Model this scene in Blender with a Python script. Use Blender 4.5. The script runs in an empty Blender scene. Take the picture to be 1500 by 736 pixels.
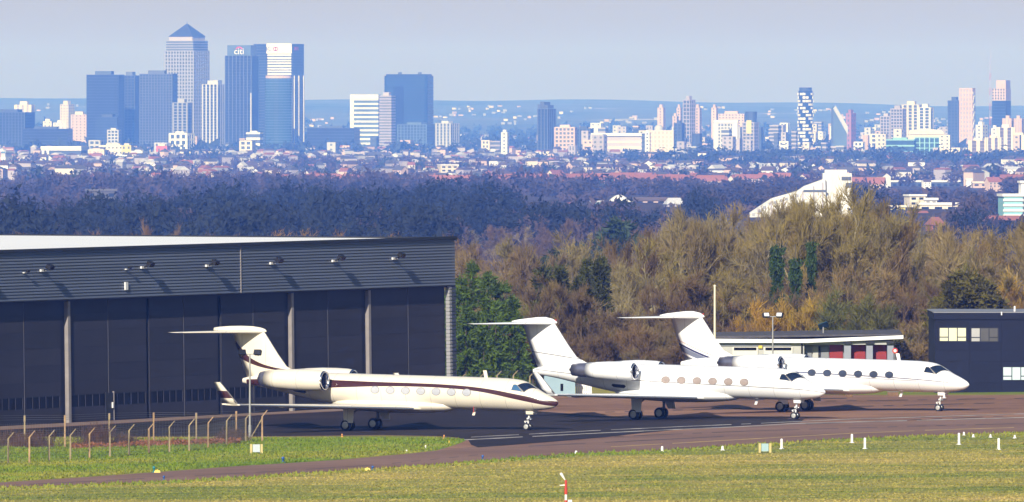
import bpy, math, random
import numpy as np
from mathutils import Vector, Matrix
from mathutils.geometry import tessellate_polygon

C = bpy.context.scene.collection
rad = math.radians
# ------------------------------------------------------------------ camera
F = 18500.0            # focal length in photograph pixels (1500 wide): a long telephoto
CZ = 24.5              # eye height over the apron
S = 0.012              # the airfield rises gently towards +X
HY = 150.0             # eye level in the photograph
cam_data = bpy.data.cameras.new("camera")
cam_data.sensor_width = 36.0
cam_data.lens = 36.0 * F / 1500.0
cam_data.shift_y = -(368.0 - HY) / 1500.0
cam_data.clip_start = 1.0
cam_data.clip_end = 80000.0
cam = bpy.data.objects.new("camera", cam_data)
cam.location = (0, 0, CZ)
cam.rotation_euler = (rad(90), 0, 0)
C.objects.link(cam)
bpy.context.scene.camera = cam
# ------------------------------------------------------------------ sky, sun, exposure
SUN_EL, SUN_AZ = rad(29), rad(17)      # sunlight travels 17 degrees to the right of the view direction
world = bpy.data.worlds.new("World")
bpy.context.scene.world = world
world.use_nodes = True
wn = world.node_tree
sky = wn.nodes.new("ShaderNodeTexSky")
sky.sky_type = 'NISHITA'
sky.sun_disc = False
sky.sun_elevation = SUN_EL
sky.sun_rotation = rad(180) + SUN_AZ
sky.altitude = 0
sky.air_density = 1.15
sky.dust_density = 0.5
sky.ozone_density = 3.0
wn.nodes["Background"].inputs["Strength"].default_value = 0.06
wn.links.new(sky.outputs[0], wn.nodes["Background"].inputs["Color"])
sun_data = bpy.data.lights.new("sun", 'SUN')
sun_data.energy = 5.0
sun_data.angle = rad(0.5)
sun_data.color = (1.0, 0.93, 0.83)
sun = bpy.data.objects.new("sun", sun_data)
C.objects.link(sun)
travel = Vector((math.sin(SUN_AZ) * math.cos(SUN_EL), math.cos(SUN_AZ) * math.cos(SUN_EL), -math.sin(SUN_EL)))
sun.rotation_euler = travel.to_track_quat('-Z', 'Y').to_euler()
sun.location = (-200, -200, 300)
vs = bpy.context.scene.view_settings
vs.view_transform = 'Standard'
vs.look = 'None'
vs.gamma = 1.0
vs.use_curve_mapping = False
vs.exposure = 0.36
cy = bpy.context.scene.cycles
cy.use_denoising = True
cy.use_adaptive_sampling = False
cy.max_bounces = 5
cy.diffuse_bounces = 2
cy.volume_bounces = 0
cy.transparent_max_bounces = 6
cy.caustics_reflective = False
cy.caustics_refractive = False

# ------------------------------------------------------------------ geometry of the view
def P(x, y, D):
    """world point at depth D seen at photograph pixel (x, y)"""
    return Vector(((x - 750) / F * D, D, CZ + (HY - y) / F * D))

def G(x, y):
    """point of the (gently tilted) airfield seen at photograph pixel (x, y)"""
    D = F * CZ / ((y - HY) + S * (x - 750))
    X = (x - 750) / F * D
    return Vector((X, D, S * X))

PROF = [(0, 0), (1085, 0), (1300, -4), (1600, -10), (2200, -14), (3000, -16), (4000, -18), (5500, -22), (7000, -26), (8500, -36),
        (11000, -40), (13000, -43), (15000, -45), (18500, -48), (22000, -45), (26000, -26), (30000, -3), (33000, 22), (34500, 26), (38000, 0)]
PD = np.array([p[0] for p in PROF], float)
PZ = np.array([p[1] for p in PROF], float)

def hill(X, D):
    a = min(max((D - 24000) / 9000.0, 0), 1)
    return a * (4.5 * math.sin(X / 900.0 + 2.2) + 2.5 * math.sin(X / 310.0 + 0.6) + 1.0 * math.sin(X / 110.0) - X * 0.0048)

def zt(X, D):
    z = float(np.interp(D, PD, PZ))
    w = 1.0 - min(max((D - 1085) / 500.0, 0), 1)
    z += S * min(max(X, -90), 90) * w
    if D > 1500:
        z += 1.6 * math.sin(X / 97.0 + D / 800.0) * min(1, (D - 1500) / 1500.0)
    return z + hill(X, D)

def D_of(y, x=750):
    """depth at which the falling ground shows at photograph row y"""
    a, b = 1500.0, 20000.0
    for _ in range(40):
        m = (a + b) / 2
        if HY + (CZ - float(np.interp(m, PD, PZ))) / m * F > y:
            a = m
        else:
            b = m
    return a

TILT = Matrix.Rotation(-math.atan(S), 3, 'Y')

def site(p, rz=0.0, pitch=0.0):
    """placement of a thing that stands square on the tilted airfield"""
    m = TILT @ Matrix.Rotation(rz, 3, 'Z') @ Matrix.Rotation(pitch, 3, 'Y')
    return Matrix.Translation(p) @ m.to_4x4()

# ------------------------------------------------------------------ materials
def node(nt, kind, **kw):
    n = nt.nodes.new(kind)
    for k, v in kw.items():
        setattr(n, k, v)
    return n

def set_in(bsdf, name, v):
    if name in bsdf.inputs:
        bsdf.inputs[name].default_value = v

def M(name, col, rough=0.6, metal=0.0, var=0.12, scale=1.0, stretch=(1, 1, 1), bump=0.0, coat=0.0, objcol=False, rnd=0.0, sheen=0.0, trans=0.0, spec=None):
    """principled material whose colour is broken up by noise; objcol multiplies the object's own colour in"""
    m = bpy.data.materials.new(name)
    m.use_nodes = True
    nt = m.node_tree
    b = nt.nodes["Principled BSDF"]
    set_in(b, "Roughness", rough)
    set_in(b, "Metallic", metal)
    set_in(b, "Coat Weight", coat)
    set_in(b, "Coat Roughness", 0.08)
    if spec is not None:
        set_in(b, "Specular IOR Level", spec)
    tc = node(nt, "ShaderNodeTexCoord")
    mp = node(nt, "ShaderNodeMapping")
    mp.inputs["Scale"].default_value = stretch
    nt.links.new(tc.outputs["Object"], mp.inputs["Vector"])
    nz = node(nt, "ShaderNodeTexNoise")
    nz.inputs["Scale"].default_value = scale
    nz.inputs["Detail"].default_value = 5.0
    nt.links.new(mp.outputs[0], nz.inputs["Vector"])
    mr = node(nt, "ShaderNodeMapRange")
    mr.inputs["From Min"].default_value = 0.25
    mr.inputs["From Max"].default_value = 0.75
    mr.inputs["To Min"].default_value = 1.0 - var
    mr.inputs["To Max"].default_value = 1.0 + var
    nt.links.new(nz.outputs["Fac"], mr.inputs["Value"])
    mul = node(nt, "ShaderNodeVectorMath", operation='SCALE')
    mul.inputs[0].default_value = col
    nt.links.new(mr.outputs[0], mul.inputs["Scale"])
    out = mul.outputs[0]
    if objcol:
        oi = node(nt, "ShaderNodeObjectInfo")
        mm = node(nt, "ShaderNodeVectorMath", operation='MULTIPLY')
        nt.links.new(out, mm.inputs[0])
        nt.links.new(oi.outputs["Color"], mm.inputs[1])
        out = mm.outputs[0]
    if rnd:
        oi = node(nt, "ShaderNodeObjectInfo")
        r2 = node(nt, "ShaderNodeMapRange")
        r2.inputs["To Min"].default_value = 1 - rnd
        r2.inputs["To Max"].default_value = 1 + rnd
        nt.links.new(oi.outputs["Random"], r2.inputs["Value"])
        ms = node(nt, "ShaderNodeVectorMath", operation='SCALE')
        nt.links.new(out, ms.inputs[0])
        nt.links.new(r2.outputs[0], ms.inputs["Scale"])
        out = ms.outputs[0]
    nt.links.new(out, b.inputs["Base Color"])
    if bump:
        bp = node(nt, "ShaderNodeBump")
        bp.inputs["Strength"].default_value = bump
        bp.inputs["Distance"].default_value = 0.06
        nt.links.new(nz.outputs["Fac"], bp.inputs["Height"])
        nt.links.new(bp.outputs[0], b.inputs["Normal"])
    if trans:
        tl = node(nt, "ShaderNodeBsdfTranslucent")
        nt.links.new(out, tl.inputs["Color"])
        mx = node(nt, "ShaderNodeMixShader")
        mx.inputs[0].default_value = trans
        nt.links.new(b.outputs[0], mx.inputs[1])
        nt.links.new(tl.outputs[0], mx.inputs[2])
        nt.links.new(mx.outputs[0], nt.nodes["Material Output"].inputs["Surface"])
    m.diffuse_color = (*col, 1)
    return m

def ramp_ground(name, stops, scales, stretch=(1, 1, 1), rough=0.95, bump=0.3, mixw=(0.5, 0.3, 0.2), bumpd=0.1):
    """ground cover: a weighted sum of noises through a colour ramp"""
    m = bpy.data.materials.new(name)
    m.use_nodes = True
    nt = m.node_tree
    b = nt.nodes["Principled BSDF"]
    set_in(b, "Roughness", rough)
    set_in(b, "Specular IOR Level", 0.15)
    tc = node(nt, "ShaderNodeTexCoord")
    mp = node(nt, "ShaderNodeMapping")
    mp.inputs["Scale"].default_value = stretch
    nt.links.new(tc.outputs["Object"], mp.inputs["Vector"])
    acc = None
    for s, w in zip(scales, mixw):
        nz = node(nt, "ShaderNodeTexNoise")
        nz.inputs["Scale"].default_value = s
        nz.inputs["Detail"].default_value = 6.0
        nz.inputs["Roughness"].default_value = 0.6
        nt.links.new(mp.outputs[0], nz.inputs["Vector"])
        mu = node(nt, "ShaderNodeMath", operation='MULTIPLY_ADD')
        mu.inputs[1].default_value = w
        nt.links.new(nz.outputs["Fac"], mu.inputs[0])
        if acc is not None:
            nt.links.new(acc, mu.inputs[2])
        else:
            mu.inputs[2].default_value = 0.0
        acc = mu.outputs[0]
    cr = node(nt, "ShaderNodeValToRGB")
    el = cr.color_ramp.elements
    while len(el) < len(stops):
        el.new(0.5)
    for e, (p, c) in zip(el, stops):
        e.position = p
        e.color = (*c, 1)
    nt.links.new(acc, cr.inputs["Fac"])
    nt.links.new(cr.outputs["Color"], b.inputs["Base Color"])
    if bump:
        bp = node(nt, "ShaderNodeBump")
        bp.inputs["Strength"].default_value = bump
        bp.inputs["Distance"].default_value = bumpd
        nt.links.new(acc, bp.inputs["Height"])
        nt.links.new(bp.outputs[0], b.inputs["Normal"])
    return m

# ------------------------------------------------------------------ mesh building
class MB:
    def __init__(self):
        self.v, self.f, self.m, self.sm = [], [], [], []

    def add(self, verts, faces, mi=0, smooth=False):
        o = len(self.v)
        self.v.extend([tuple(p) for p in verts])
        for f in faces:
            self.f.append(tuple(i + o for i in f))
            self.m.append(mi)
            self.sm.append(smooth)
        return self

    def box(self, c, s, mi=0, R=None):
        x, y, z = s[0] / 2, s[1] / 2, s[2] / 2
        vv = [Vector((sx * x, sy * y, sz * z)) for sz in (-1, 1) for sy in (-1, 1) for sx in (-1, 1)]
        if R is not None:
            vv = [R @ p for p in vv]
        c = Vector(c)
        return self.add([p + c for p in vv], [(0, 2, 3, 1), (4, 5, 7, 6), (0, 1, 5, 4), (2, 6, 7, 3), (0, 4, 6, 2), (1, 3, 7, 5)], mi)

    def bb(self, x0, x1, y0, y1, z0, z1, mi=0):
        return self.box(((x0 + x1) / 2, (y0 + y1) / 2, (z0 + z1) / 2), (x1 - x0, y1 - y0, z1 - z0), mi)

    def tube(self, p0, p1, r0, r1=None, n=6, mi=0, cap=True, smooth=True):
        p0, p1 = Vector(p0), Vector(p1)
        r1 = r0 if r1 is None else r1
        d = (p1 - p0).normalized()
        a = d.orthogonal().normalized()
        b = d.cross(a)
        vv = []
        for p, r in ((p0, r0), (p1, r1)):
            for k in range(n):
                t = 2 * math.pi * k / n
                vv.append(p + a * (r * math.cos(t)) + b * (r * math.sin(t)))
        self.add(vv, [(k, (k + 1) % n, n + (k + 1) % n, n + k) for k in range(n)], mi, smooth)
        if cap:
            self.add(vv, [tuple(range(n))[::-1], tuple(range(n, 2 * n))], mi)
        return self

    def loft(self, rings, mi=0, cap=(True, True), smooth=True, closed=True):
        n = len(rings[0])
        vv = [p for r in rings for p in r]
        ff = []
        m = n if closed else n - 1
        for i in range(len(rings) - 1):
            for k in range(m):
                k2 = (k + 1) % n
                ff.append((i * n + k, i * n + k2, (i + 1) * n + k2, (i + 1) * n + k))
        self.add(vv, ff, mi, smooth)
        if cap[0]:
            self.add(rings[0], [tuple(range(n))[::-1]], mi)
        if cap[1]:
            self.add(rings[-1], [tuple(range(n))], mi)
        return self

    def lathe(self, prof, n=20, mi=0, axis='x', c=(0, 0, 0), smooth=True, cap=(False, False)):
        """prof: (position along axis, radius)"""
        rings = []
        for a, r in prof:
            ring = []
            for k in range(n):
                t = 2 * math.pi * k / n
                u, w = r * math.cos(t), r * math.sin(t)
                p = {'x': (a, u, w), 'y': (u, a, w), 'z': (u, w, a)}[axis]
                ring.append((p[0] + c[0], p[1] + c[1], p[2] + c[2]))
            rings.append(ring)
        return self.loft(rings, mi, cap, smooth)

    def poly(self, pts, mi=0):
        tris = tessellate_polygon([[Vector((p[0], p[1], 0)) for p in pts]])
        vv = [Vector(p) for p in pts]
        ff = []
        for t in tris:
            a, b, c = (vv[i] for i in t)
            nrm = (b.xy - a.xy).cross(c.xy - a.xy)
            ff.append(tuple(t) if nrm > 0 else tuple(t)[::-1])
        return self.add(vv, ff, mi)

    def prism(self, pts, z0, z1, mi=0):
        """upright prism over a convex outline (xy points, anticlockwise)"""
        n = len(pts)
        vv = [(p[0], p[1], z0) for p in pts] + [(p[0], p[1], z1) for p in pts]
        ff = [(k, (k + 1) % n, n + (k + 1) % n, n + k) for k in range(n)]
        ff += [tuple(range(n))[::-1], tuple(range(n, 2 * n))]
        return self.add(vv, ff, mi)

    def mesh(self, name, mats):
        me = bpy.data.meshes.new(name)
        me.from_pydata(self.v, [], self.f)
        for mt in mats:
            me.materials.append(mt)
        me.polygons.foreach_set("material_index", self.m)
        me.polygons.foreach_set("use_smooth", self.sm)
        me.update()
        return me

    def build(self, name, mats, parent=None):
        if not isinstance(mats, (list, tuple)):
            mats = [mats]
        return link(bpy.data.objects.new(name, self.mesh(name, mats)), parent)

def link(o, parent=None):
    C.objects.link(o)
    if parent is not None:
        o.parent = parent
    return o

def tag(o, label=None, cat=None, group=None, kind=None):
    if label:
        o["label"] = label
    if cat:
        o["category"] = cat
    if group:
        o["group"] = group
    if kind:
        o["kind"] = kind
    return o

def thing(name, label, cat, loc=(0, 0, 0), rz=0.0, group=None, mat=None):
    o = link(bpy.data.objects.new(name, None))
    if mat is not None:
        o.matrix_world = mat
    else:
        o.location = loc
        o.rotation_euler = (0, 0, rz)
    o.empty_display_size = 0.5
    return tag(o, label, cat, group)

def copy_tree(o, parent=None):
    c = o.copy()
    C.objects.link(c)
    c.parent = parent
    for ch in KIDS.get(o.name, ()):
        copy_tree(ch, c)
    return c

KIDS = {}

def remember(root):
    """note a thing's parts so that copies can be made cheaply"""
    for o in list(C.objects):
        if o.parent is not None:
            p = o
            while p.parent is not None:
                p = p.parent
            if p == root:
                KIDS.setdefault(o.parent.name, []).append(o)

def tris_mesh(name, V, mats, mi=None, smooth=False):
    """mesh of loose triangles from an (n, 3, 3) array"""
    n = len(V)
    me = bpy.data.meshes.new(name)
    me.vertices.add(n * 3)
    me.vertices.foreach_set("co", np.asarray(V, np.float32).reshape(-1))
    me.loops.add(n * 3)
    me.loops.foreach_set("vertex_index", np.arange(n * 3, dtype=np.int32))
    me.polygons.add(n)
    me.polygons.foreach_set("loop_start", np.arange(0, n * 3, 3, dtype=np.int32))
    if mi is not None:
        me.polygons.foreach_set("material_index", np.asarray(mi, np.int32))
    for mt in mats:
        me.materials.append(mt)
    me.update()
    me.validate()
    return me

def extrude_text(body, size, mat, depth, parent, M4, name="lettering"):
    cu = bpy.data.curves.new(name, 'FONT')
    cu.body = body
    cu.size = size
    cu.extrude = depth
    cu.align_x = 'CENTER'
    cu.align_y = 'CENTER'
    o = bpy.data.objects.new(name, cu)
    C.objects.link(o)
    bpy.context.view_layer.update()
    me = bpy.data.meshes.new_from_object(o.evaluated_get(bpy.context.evaluated_depsgraph_get()))
    bpy.data.objects.remove(o)
    me.materials.clear()
    me.materials.append(mat)
    n = link(bpy.data.objects.new(name, me), parent)
    n.matrix_local = M4
    return n
# ================================================================== THE GROUND
GRASS = ramp_ground("meadow grass", [(0.30, (0.0960, 0.1487, 0.0198)), (0.43, (0.1938, 0.2188, 0.0363)), (0.53, (0.3507, 0.2975, 0.0693)), (0.66, (0.5352, 0.3938, 0.1403))],
                    (0.045, 0.4, 2.5), mixw=(0.58, 0.32, 0.10), stretch=(0.45, 1, 1), bump=0.3)
GRASS2 = ramp_ground("mown verge grass", [(0.30, (0.0723, 0.1376, 0.0101)), (0.46, (0.1373, 0.1994, 0.0183)), (0.57, (0.2385, 0.2339, 0.0356)), (0.70, (0.3904, 0.2957, 0.0814))],
                     (0.05, 0.5, 3.0), mixw=(0.5, 0.3, 0.2), stretch=(0.5, 1, 1), bump=0.5)
EARTH = ramp_ground("woodland floor", [(0.3, (0.03, 0.022, 0.012)), (0.5, (0.07, 0.05, 0.028)), (0.7, (0.11, 0.09, 0.04))], (0.02, 0.2, 1.5))
SUBURB = ramp_ground("suburban land", [(0.3, (0.03, 0.032, 0.03)), (0.5, (0.075, 0.058, 0.05)), (0.66, (0.12, 0.095, 0.075))], (0.004, 0.02, 0.1), bump=0)
HILLS = ramp_ground("far hillside", [(0.36, (0.02, 0.035, 0.015)), (0.47, (0.10, 0.11, 0.06)), (0.6, (0.17, 0.16, 0.10)), (0.63, (0.75, 0.7, 0.62)), (0.68, (0.2, 0.2, 0.14))],
                    (0.0016, 0.006, 0.03), stretch=(1, 0.35, 1), mixw=(0.45, 0.33, 0.22), bump=0)

def sheet(name, Ds, Xn, xw, mats, mi_of):
    vv, ff, mm = [], [], []
    xs = [(-1 + 2 * i / Xn) for i in range(Xn + 1)]
    for D in Ds:
        w = xw(D)
        for t in xs:
            X = w * (abs(t) ** 1.5) * (1 if t >= 0 else -1)
            vv.append((X, D, zt(X, D) if D > 1085 else S * min(max(X, -300), 300)))
    n = Xn + 1
    for j in range(len(Ds) - 1):
        for i in range(Xn):
            ff.append((j * n + i, j * n + i + 1, (j + 1) * n + i + 1, (j + 1) * n + i))
            mm.append(mi_of((Ds[j] + Ds[j + 1]) / 2))
    me = bpy.data.meshes.new(name)
    me.from_pydata(vv, [], ff)
    for m in mats:
        me.materials.append(m)
    me.polygons.foreach_set("material_index", mm)
    me.polygons.foreach_set("use_smooth", [True] * len(ff))
    me.update()
    o = link(bpy.data.objects.new(name, me))
    o["kind"] = "structure"
    return o

Ds = [-1500, -300, 0, 300, 600, 800, 950, 1085] + [1085 + 45 * k for k in range(1, 12)] + list(np.geomspace(1650, 24000, 70))
Ds = sorted(set(round(float(d), 2) for d in Ds))
sheet("ground", Ds, 80, lambda D: 1500 + max(D, 0) * 0.16, [GRASS, EARTH, SUBURB], lambda D: 0 if D < 1085 else (1 if D < 7200 else 2))
sheet("hills", [round(float(d), 1) for d in np.linspace(24000, 38000, 46)], 160, lambda D: 1500 + D * 0.16, [HILLS], lambda D: 0)

# ------------------------------------------------------------------ asphalt, laid as sheets on the tilted field
def flat(name, pts, mat, lift, kind="structure"):
    mb = MB()
    w = []
    for x, y in pts:
        p = G(x, y)
        p.z += lift
        w.append(p)
    mb.poly(w, 0)
    o = mb.build(name, mat)
    o["kind"] = kind
    return o

ASPH = ramp_ground("weathered asphalt", [(0.39, (0.1563, 0.0864, 0.0563)), (0.5, (0.2647, 0.1460, 0.0915)), (0.60, (0.3782, 0.2153, 0.1309))], (0.03, 0.35, 2.5), stretch=(0.5, 1, 1), bump=0.08, rough=0.9, bumpd=0.02)
DARK = ramp_ground("fresh dark asphalt", [(0.32, (0.0150, 0.0110, 0.0116)), (0.52, (0.0281, 0.0213, 0.0204)), (0.68, (0.0561, 0.0408, 0.0340))], (0.05, 0.4, 2.0), stretch=(0.4, 1.6, 1), bump=0.06, rough=0.85, bumpd=0.02)
PINK = ramp_ground("pinkish taxiway asphalt", [(0.3, (0.1443, 0.0857, 0.0647)), (0.5, (0.2279, 0.1375, 0.1024)), (0.68, (0.3038, 0.1946, 0.1441))], (0.04, 0.35, 2.5), stretch=(0.5, 1, 1), bump=0.08, rough=0.9, bumpd=0.02)
CONC = ramp_ground("light brown concrete strip", [(0.3, (0.1889, 0.1323, 0.1037)), (0.5, (0.2438, 0.1725, 0.1354)), (0.7, (0.3047, 0.2185, 0.1746))], (0.06, 0.5, 3), bump=0.06, rough=0.9, bumpd=0.02)

island = [(-300, 640.5), (0, 640.8), (120, 640), (200, 640.4), (390, 640.2), (470, 639.2), (560, 638.3), (640, 639.6), (668, 641.8), (684.7, 644.5),
          (676, 649), (664, 653.5), (640, 660.5), (600, 665), (500, 674), (420, 679.2), (350, 683.3), (240, 691.5), (120, 699.8), (0, 707.4), (-300, 719)]
near_edge = [(-300, 727), (0, 715), (120, 710), (240, 705.5), (350, 699.4), (500, 690), (640, 681), (750, 671.5), (850, 664.3), (967, 660), (1100, 651.2), (1233, 643.5), (1367, 638), (1500, 633.6), (1800, 624)]
far_edge = [(1800, 577), (1500, 578.4), (1370, 579.2), (1230, 579), (1000, 577.5), (800, 579.5), (690, 578), (600, 578), (-300, 592)]
flat("apron", island + near_edge + far_edge, ASPH, 0.008)
flat("dark_apron_patch", [(-300, 640.4), (-300, 636.5), (0, 630.5), (180, 620.5), (390, 608.2), (560, 600), (640, 596), (700, 596.5), (760, 601), (830, 606), (900, 611.5), (1010, 612.5), (1100, 612.2), (1178, 614.6),
                          (1172, 619.3), (1100, 623.6), (1040, 627.5), (993, 630), (940, 635), (887, 641), (800, 648.5), (700, 656.2), (690, 652), (686, 645.5), (670, 641.4), (640, 639.2), (560, 637.8), (390, 639.6), (200, 639.9), (0, 640.3)], DARK, 0.017)
flat("concrete_strip", [(-300, 636.3), (-300, 628.5), (0, 622.6), (113, 616), (230, 609.8), (335, 604.2), (440, 598.8), (553, 593.7), (664, 589.5), (700, 588.8), (700, 594), (560, 599.6), (390, 607.6), (180, 619.9), (0, 629.8)], CONC, 0.020)
flat("taxiway", [(-300, 719.4), (0, 707.8), (120, 700.3), (240, 692), (350, 683.7), (500, 674.5), (600, 665.5), (650, 659.8), (690, 655), (750, 653.5), (860, 645), (990, 632.5), (1180, 620.6), (1350, 617.5), (1500, 614), (1800, 606),
                 (1800, 623.5), (1500, 633.1), (1367, 637.4), (1233, 642.9), (1100, 650.5), (967, 659.3), (850, 663.6), (750, 670.8), (640, 680.3), (500, 689.3), (350, 698.7), (240, 704.8), (120, 709.2), (0, 714.2), (-300, 726.2)], PINK, 0.016)

WHITE_LINE = M("worn white road paint", (0.36, 0.33, 0.30), 0.8, var=0.7, scale=0.6)
YELLOW_LINE = M("worn yellow road paint", (0.42, 0.28, 0.10), 0.8, var=0.35, scale=0.8)

def stripe(name, pts, wpx, mat, lift, dash=None):
    """painted line: pts are photograph pixels, wpx its apparent thickness in pixels"""
    mb = MB()
    L = [(Vector((a[0], a[1])), Vector((b[0], b[1]))) for a, b in zip(pts, pts[1:])]
    random.seed(len(pts) * 7 + int(pts[0][1]))
    for a, b in L:
        n = max(1, int((b - a).length / 14))
        for k in range(n):
            if dash and random.random() < dash:
                continue
            t0, t1 = k / n, (k + 1) / n
            p, q = a.lerp(b, t0), a.lerp(b, t1)
            h = wpx * 0.5 * random.uniform(0.75, 1.1)
            vv = [G(p.x, p.y + h), G(q.x, q.y + h), G(q.x, q.y - h), G(p.x, p.y - h)]
            mb.add([v + Vector((0, 0, lift)) for v in vv], [(0, 1, 2, 3)])
    o = mb.build(name, mat)
    o["kind"] = "structure"

stripe("white_line_marking", [(690, 641), (760, 637.4), (880, 631), (1000, 625.5), (1100, 621.4), (1233, 615.2), (1500, 606.8), (1600, 604)], 0.8, WHITE_LINE, 0.024, 0.12)
stripe("white_line_marking", [(680, 645), (780, 640), (900, 634), (1000, 629.4), (1100, 624.9), (1167, 621), (1300, 617.6), (1500, 612.4), (1600, 610)], 1.1, WHITE_LINE, 0.024, 0.05)
TAR = M("dark tar seam", (0.035, 0.028, 0.028), 0.8, var=0.4, scale=0.5)
for pts, w in (([(830, 606), (1000, 601), (1250, 596), (1500, 590)], .9), ([(1210, 588), (1330, 586.5), (1500, 584)], .8), ([(1180, 622), (1350, 615), (1500, 609)], .7), ([(900, 640), (1100, 632), (1300, 626), (1500, 621)], .7), ([(760, 655), (900, 648), (1060, 640)], .8), ([(1000, 588), (1150, 585), (1240, 584)], 1.2), ([(0, 712.5), (240, 700), (420, 690), (560, 681), (700, 667)], .6)):
    stripe("tar_seam_marking", pts, w, TAR, 0.021, .3)
stripe("yellow_line_marking", [(895, 655.2), (1000, 649.4), (1100, 643.7), (1247, 635.4), (1370, 630.6), (1500, 626.4), (1600, 623.5)], 0.9, YELLOW_LINE, 0.024, 0.1)

# ------------------------------------------------------------------ grass tufts that break up the mown surface
rng = np.random.default_rng(5)

def tufts(name, polys, n, mat, hmin, hmax, wmin, wmax):
    """loose blades on the field inside pixel polygons"""
    def inside(px, py, poly):
        c = np.zeros(px.shape, bool)
        j = len(poly) - 1
        for i in range(len(poly)):
            xi, yi = poly[i]
            xj, yj = poly[j]
            hit = ((yi > py) != (yj > py)) & (px < (xj - xi) * (py - yi) / (yj - yi + 1e-9) + xi)
            c ^= hit
            j = i
        return c
    out = []
    for poly in polys:
        xs = [p[0] for p in poly]
        ys = [p[1] for p in poly]
        x = rng.uniform(min(xs), max(xs), n * 3)
        y = rng.uniform(min(ys), max(ys), n * 3)
        k = inside(x, y, poly)
        x, y = x[k][:n], y[k][:n]
        D = F * CZ / ((y - HY) + S * (x - 750))
        X = (x - 750) / F * D
        Z = S * X
        m = len(X)
        a = rng.uniform(0, np.pi, m)
        w = rng.uniform(wmin, wmax, m)
        h = rng.uniform(hmin, hmax, m)
        V = np.empty((m, 3, 3))
        V[:, 0] = np.stack([X - np.cos(a) * w, D - np.sin(a) * w, Z], 1)
        V[:, 1] = np.stack([X + np.cos(a) * w, D + np.sin(a) * w, Z], 1)
        V[:, 2] = np.stack([X + rng.normal(0, 0.05, m), D + rng.normal(0, 0.05, m), Z + h], 1)
        out.append(V)
    V = np.concatenate(out)
    o = link(bpy.data.objects.new(name, tris_mesh(name, V, [mat])))
    tag(o, "short mown grass of the airfield, green and straw coloured", None, None, "stuff")
    return o

isl = [(x, max(y, 641.0) + (0.8 if y < 645 else -0.8)) for x, y in island if -120 <= x] + [(-100, 712), (-100, 642)]
fore = [(-60, 719.5)] + [(x, y + 0.5) for x, y in near_edge if 0 <= x <= 1500] + [(1560, 631), (1560, 742), (-60, 742)]
tufts("grass", [fore], 60000, GRASS, 0.02, 0.08, 0.03, 0.09)
edge = [(x, y - .3) for x, y in near_edge if 0 <= x <= 1500] + [(x, y + 4.5) for x, y in near_edge[::-1] if 0 <= x <= 1500]
tufts("grass", [edge], 16000, GRASS2, 0.06, 0.24, 0.04, 0.12)
tufts("grass", [isl], 42000, GRASS2, 0.05, 0.18, 0.03, 0.10)
flat("grass_verge", [(x, y + 0.3 if y < 645 else y - 0.3) for x, y in island], GRASS2, 0.003)
flat("grass_verge", [(1000, 577.0), (1230, 578.5), (1370, 578.7), (1500, 577.9), (1800, 576), (1800, 565), (1000, 566)], GRASS2, 0.003)
# ================================================================== THE HANGAR
SLATE = M("slate blue cladding", (0.115, 0.132, 0.175), 0.42, 0.0, var=0.10, scale=0.35, stretch=(0.25, 1, 3), spec=0.4, rnd=0.09)
SLATED = M("dark cladding cap", (0.012, 0.013, 0.018), 0.5, var=0.1)
LEAF = M("charcoal door panel", (0.036, 0.034, 0.040), 0.65, 0.0, var=0.16, scale=0.5, stretch=(0.4, 1, 0.6), rnd=0.16, spec=0.25)
JOINT = M("dark joint", (0.012, 0.012, 0.017), 0.7)
PALEMETAL = M("pale steel post", (0.26, 0.235, 0.22), 0.5, 0.0, var=0.15, scale=1.5)
PANE = M("dark window glass", (0.004, 0.004, 0.006), 0.35, var=0.05, spec=0.15)
MEMBRANE = M("white roof membrane", (0.91, 0.91, 0.90), 0.6, var=0.03, scale=0.05)
LAMPW = M("white lamp bracket", (0.75, 0.75, 0.74), 0.4, var=0.05)
LAMPK = M("black lamp housing", (0.015, 0.015, 0.017), 0.4, var=0.05)
RIBDARK = M("dark ribbed trim", (0.045, 0.052, 0.075), 0.5, var=0.1)
RIBPALE = M("pale ribbed trim", (0.30, 0.30, 0.31), 0.45, var=0.1)

SEAMM = M("pale door seam", (0.085, 0.082, 0.088), 0.6, var=0.2)  # paler than the doors: sun caught along the seam is in the colour
HK = 69.9
hangar = thing("hangar", "large dark slate-clad aircraft hangar with white flat roof and tall sliding doors", "hangar",
               mat=site(Vector((-39.35, 970.6, S * -39.35)), rad(60)))
ZF0, ZF1 = 9.62, 13.42      # cladding band
K0 = -34.0

def hz(k):                   # the far part of the roof climbs a little
    return 13.40 + 0.011 * k

body = MB()
body.bb(K0 + .3, HK - .4, 1.2, 58, 0.0, 9.5, 0)
body.bb(K0 + .3, HK - .15, 0.35, 58, 9.45, 13.3, 0)
body.build("wall", [JOINT], hangar)
rf = MB()
vv = [(K0, .3, 13.42), (HK, .3, 13.42), (HK, 58, 13.42 + .011 * 58), (K0, 58, 13.42 + .011 * 58)]
rf.add(vv, [(0, 1, 2, 3)])
rf.build("roof", [MEMBRANE], hangar)
up = MB()
up.add([(HK + .02, .0, 13.3), (HK + .02, 58, 13.3), (HK + .02, 58, 13.52 + .011 * 58), (HK + .02, 0, 13.54),
        (HK - .12, .0, 13.3), (HK - .12, 58, 13.3), (HK - .12, 58, 13.52 + .011 * 58), (HK - .12, 0, 13.54)],
       [(0, 1, 2, 3), (7, 6, 5, 4), (3, 2, 6, 7), (0, 3, 7, 4), (1, 5, 6, 2)])
up.build("roof_upstand", [SLATED], hangar)
cap = MB()
cap.bb(K0, HK + .04, -.06, .28, ZF1 - .02, ZF1 + .2)
cap.build("parapet_cap", [SLATED], hangar)
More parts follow.
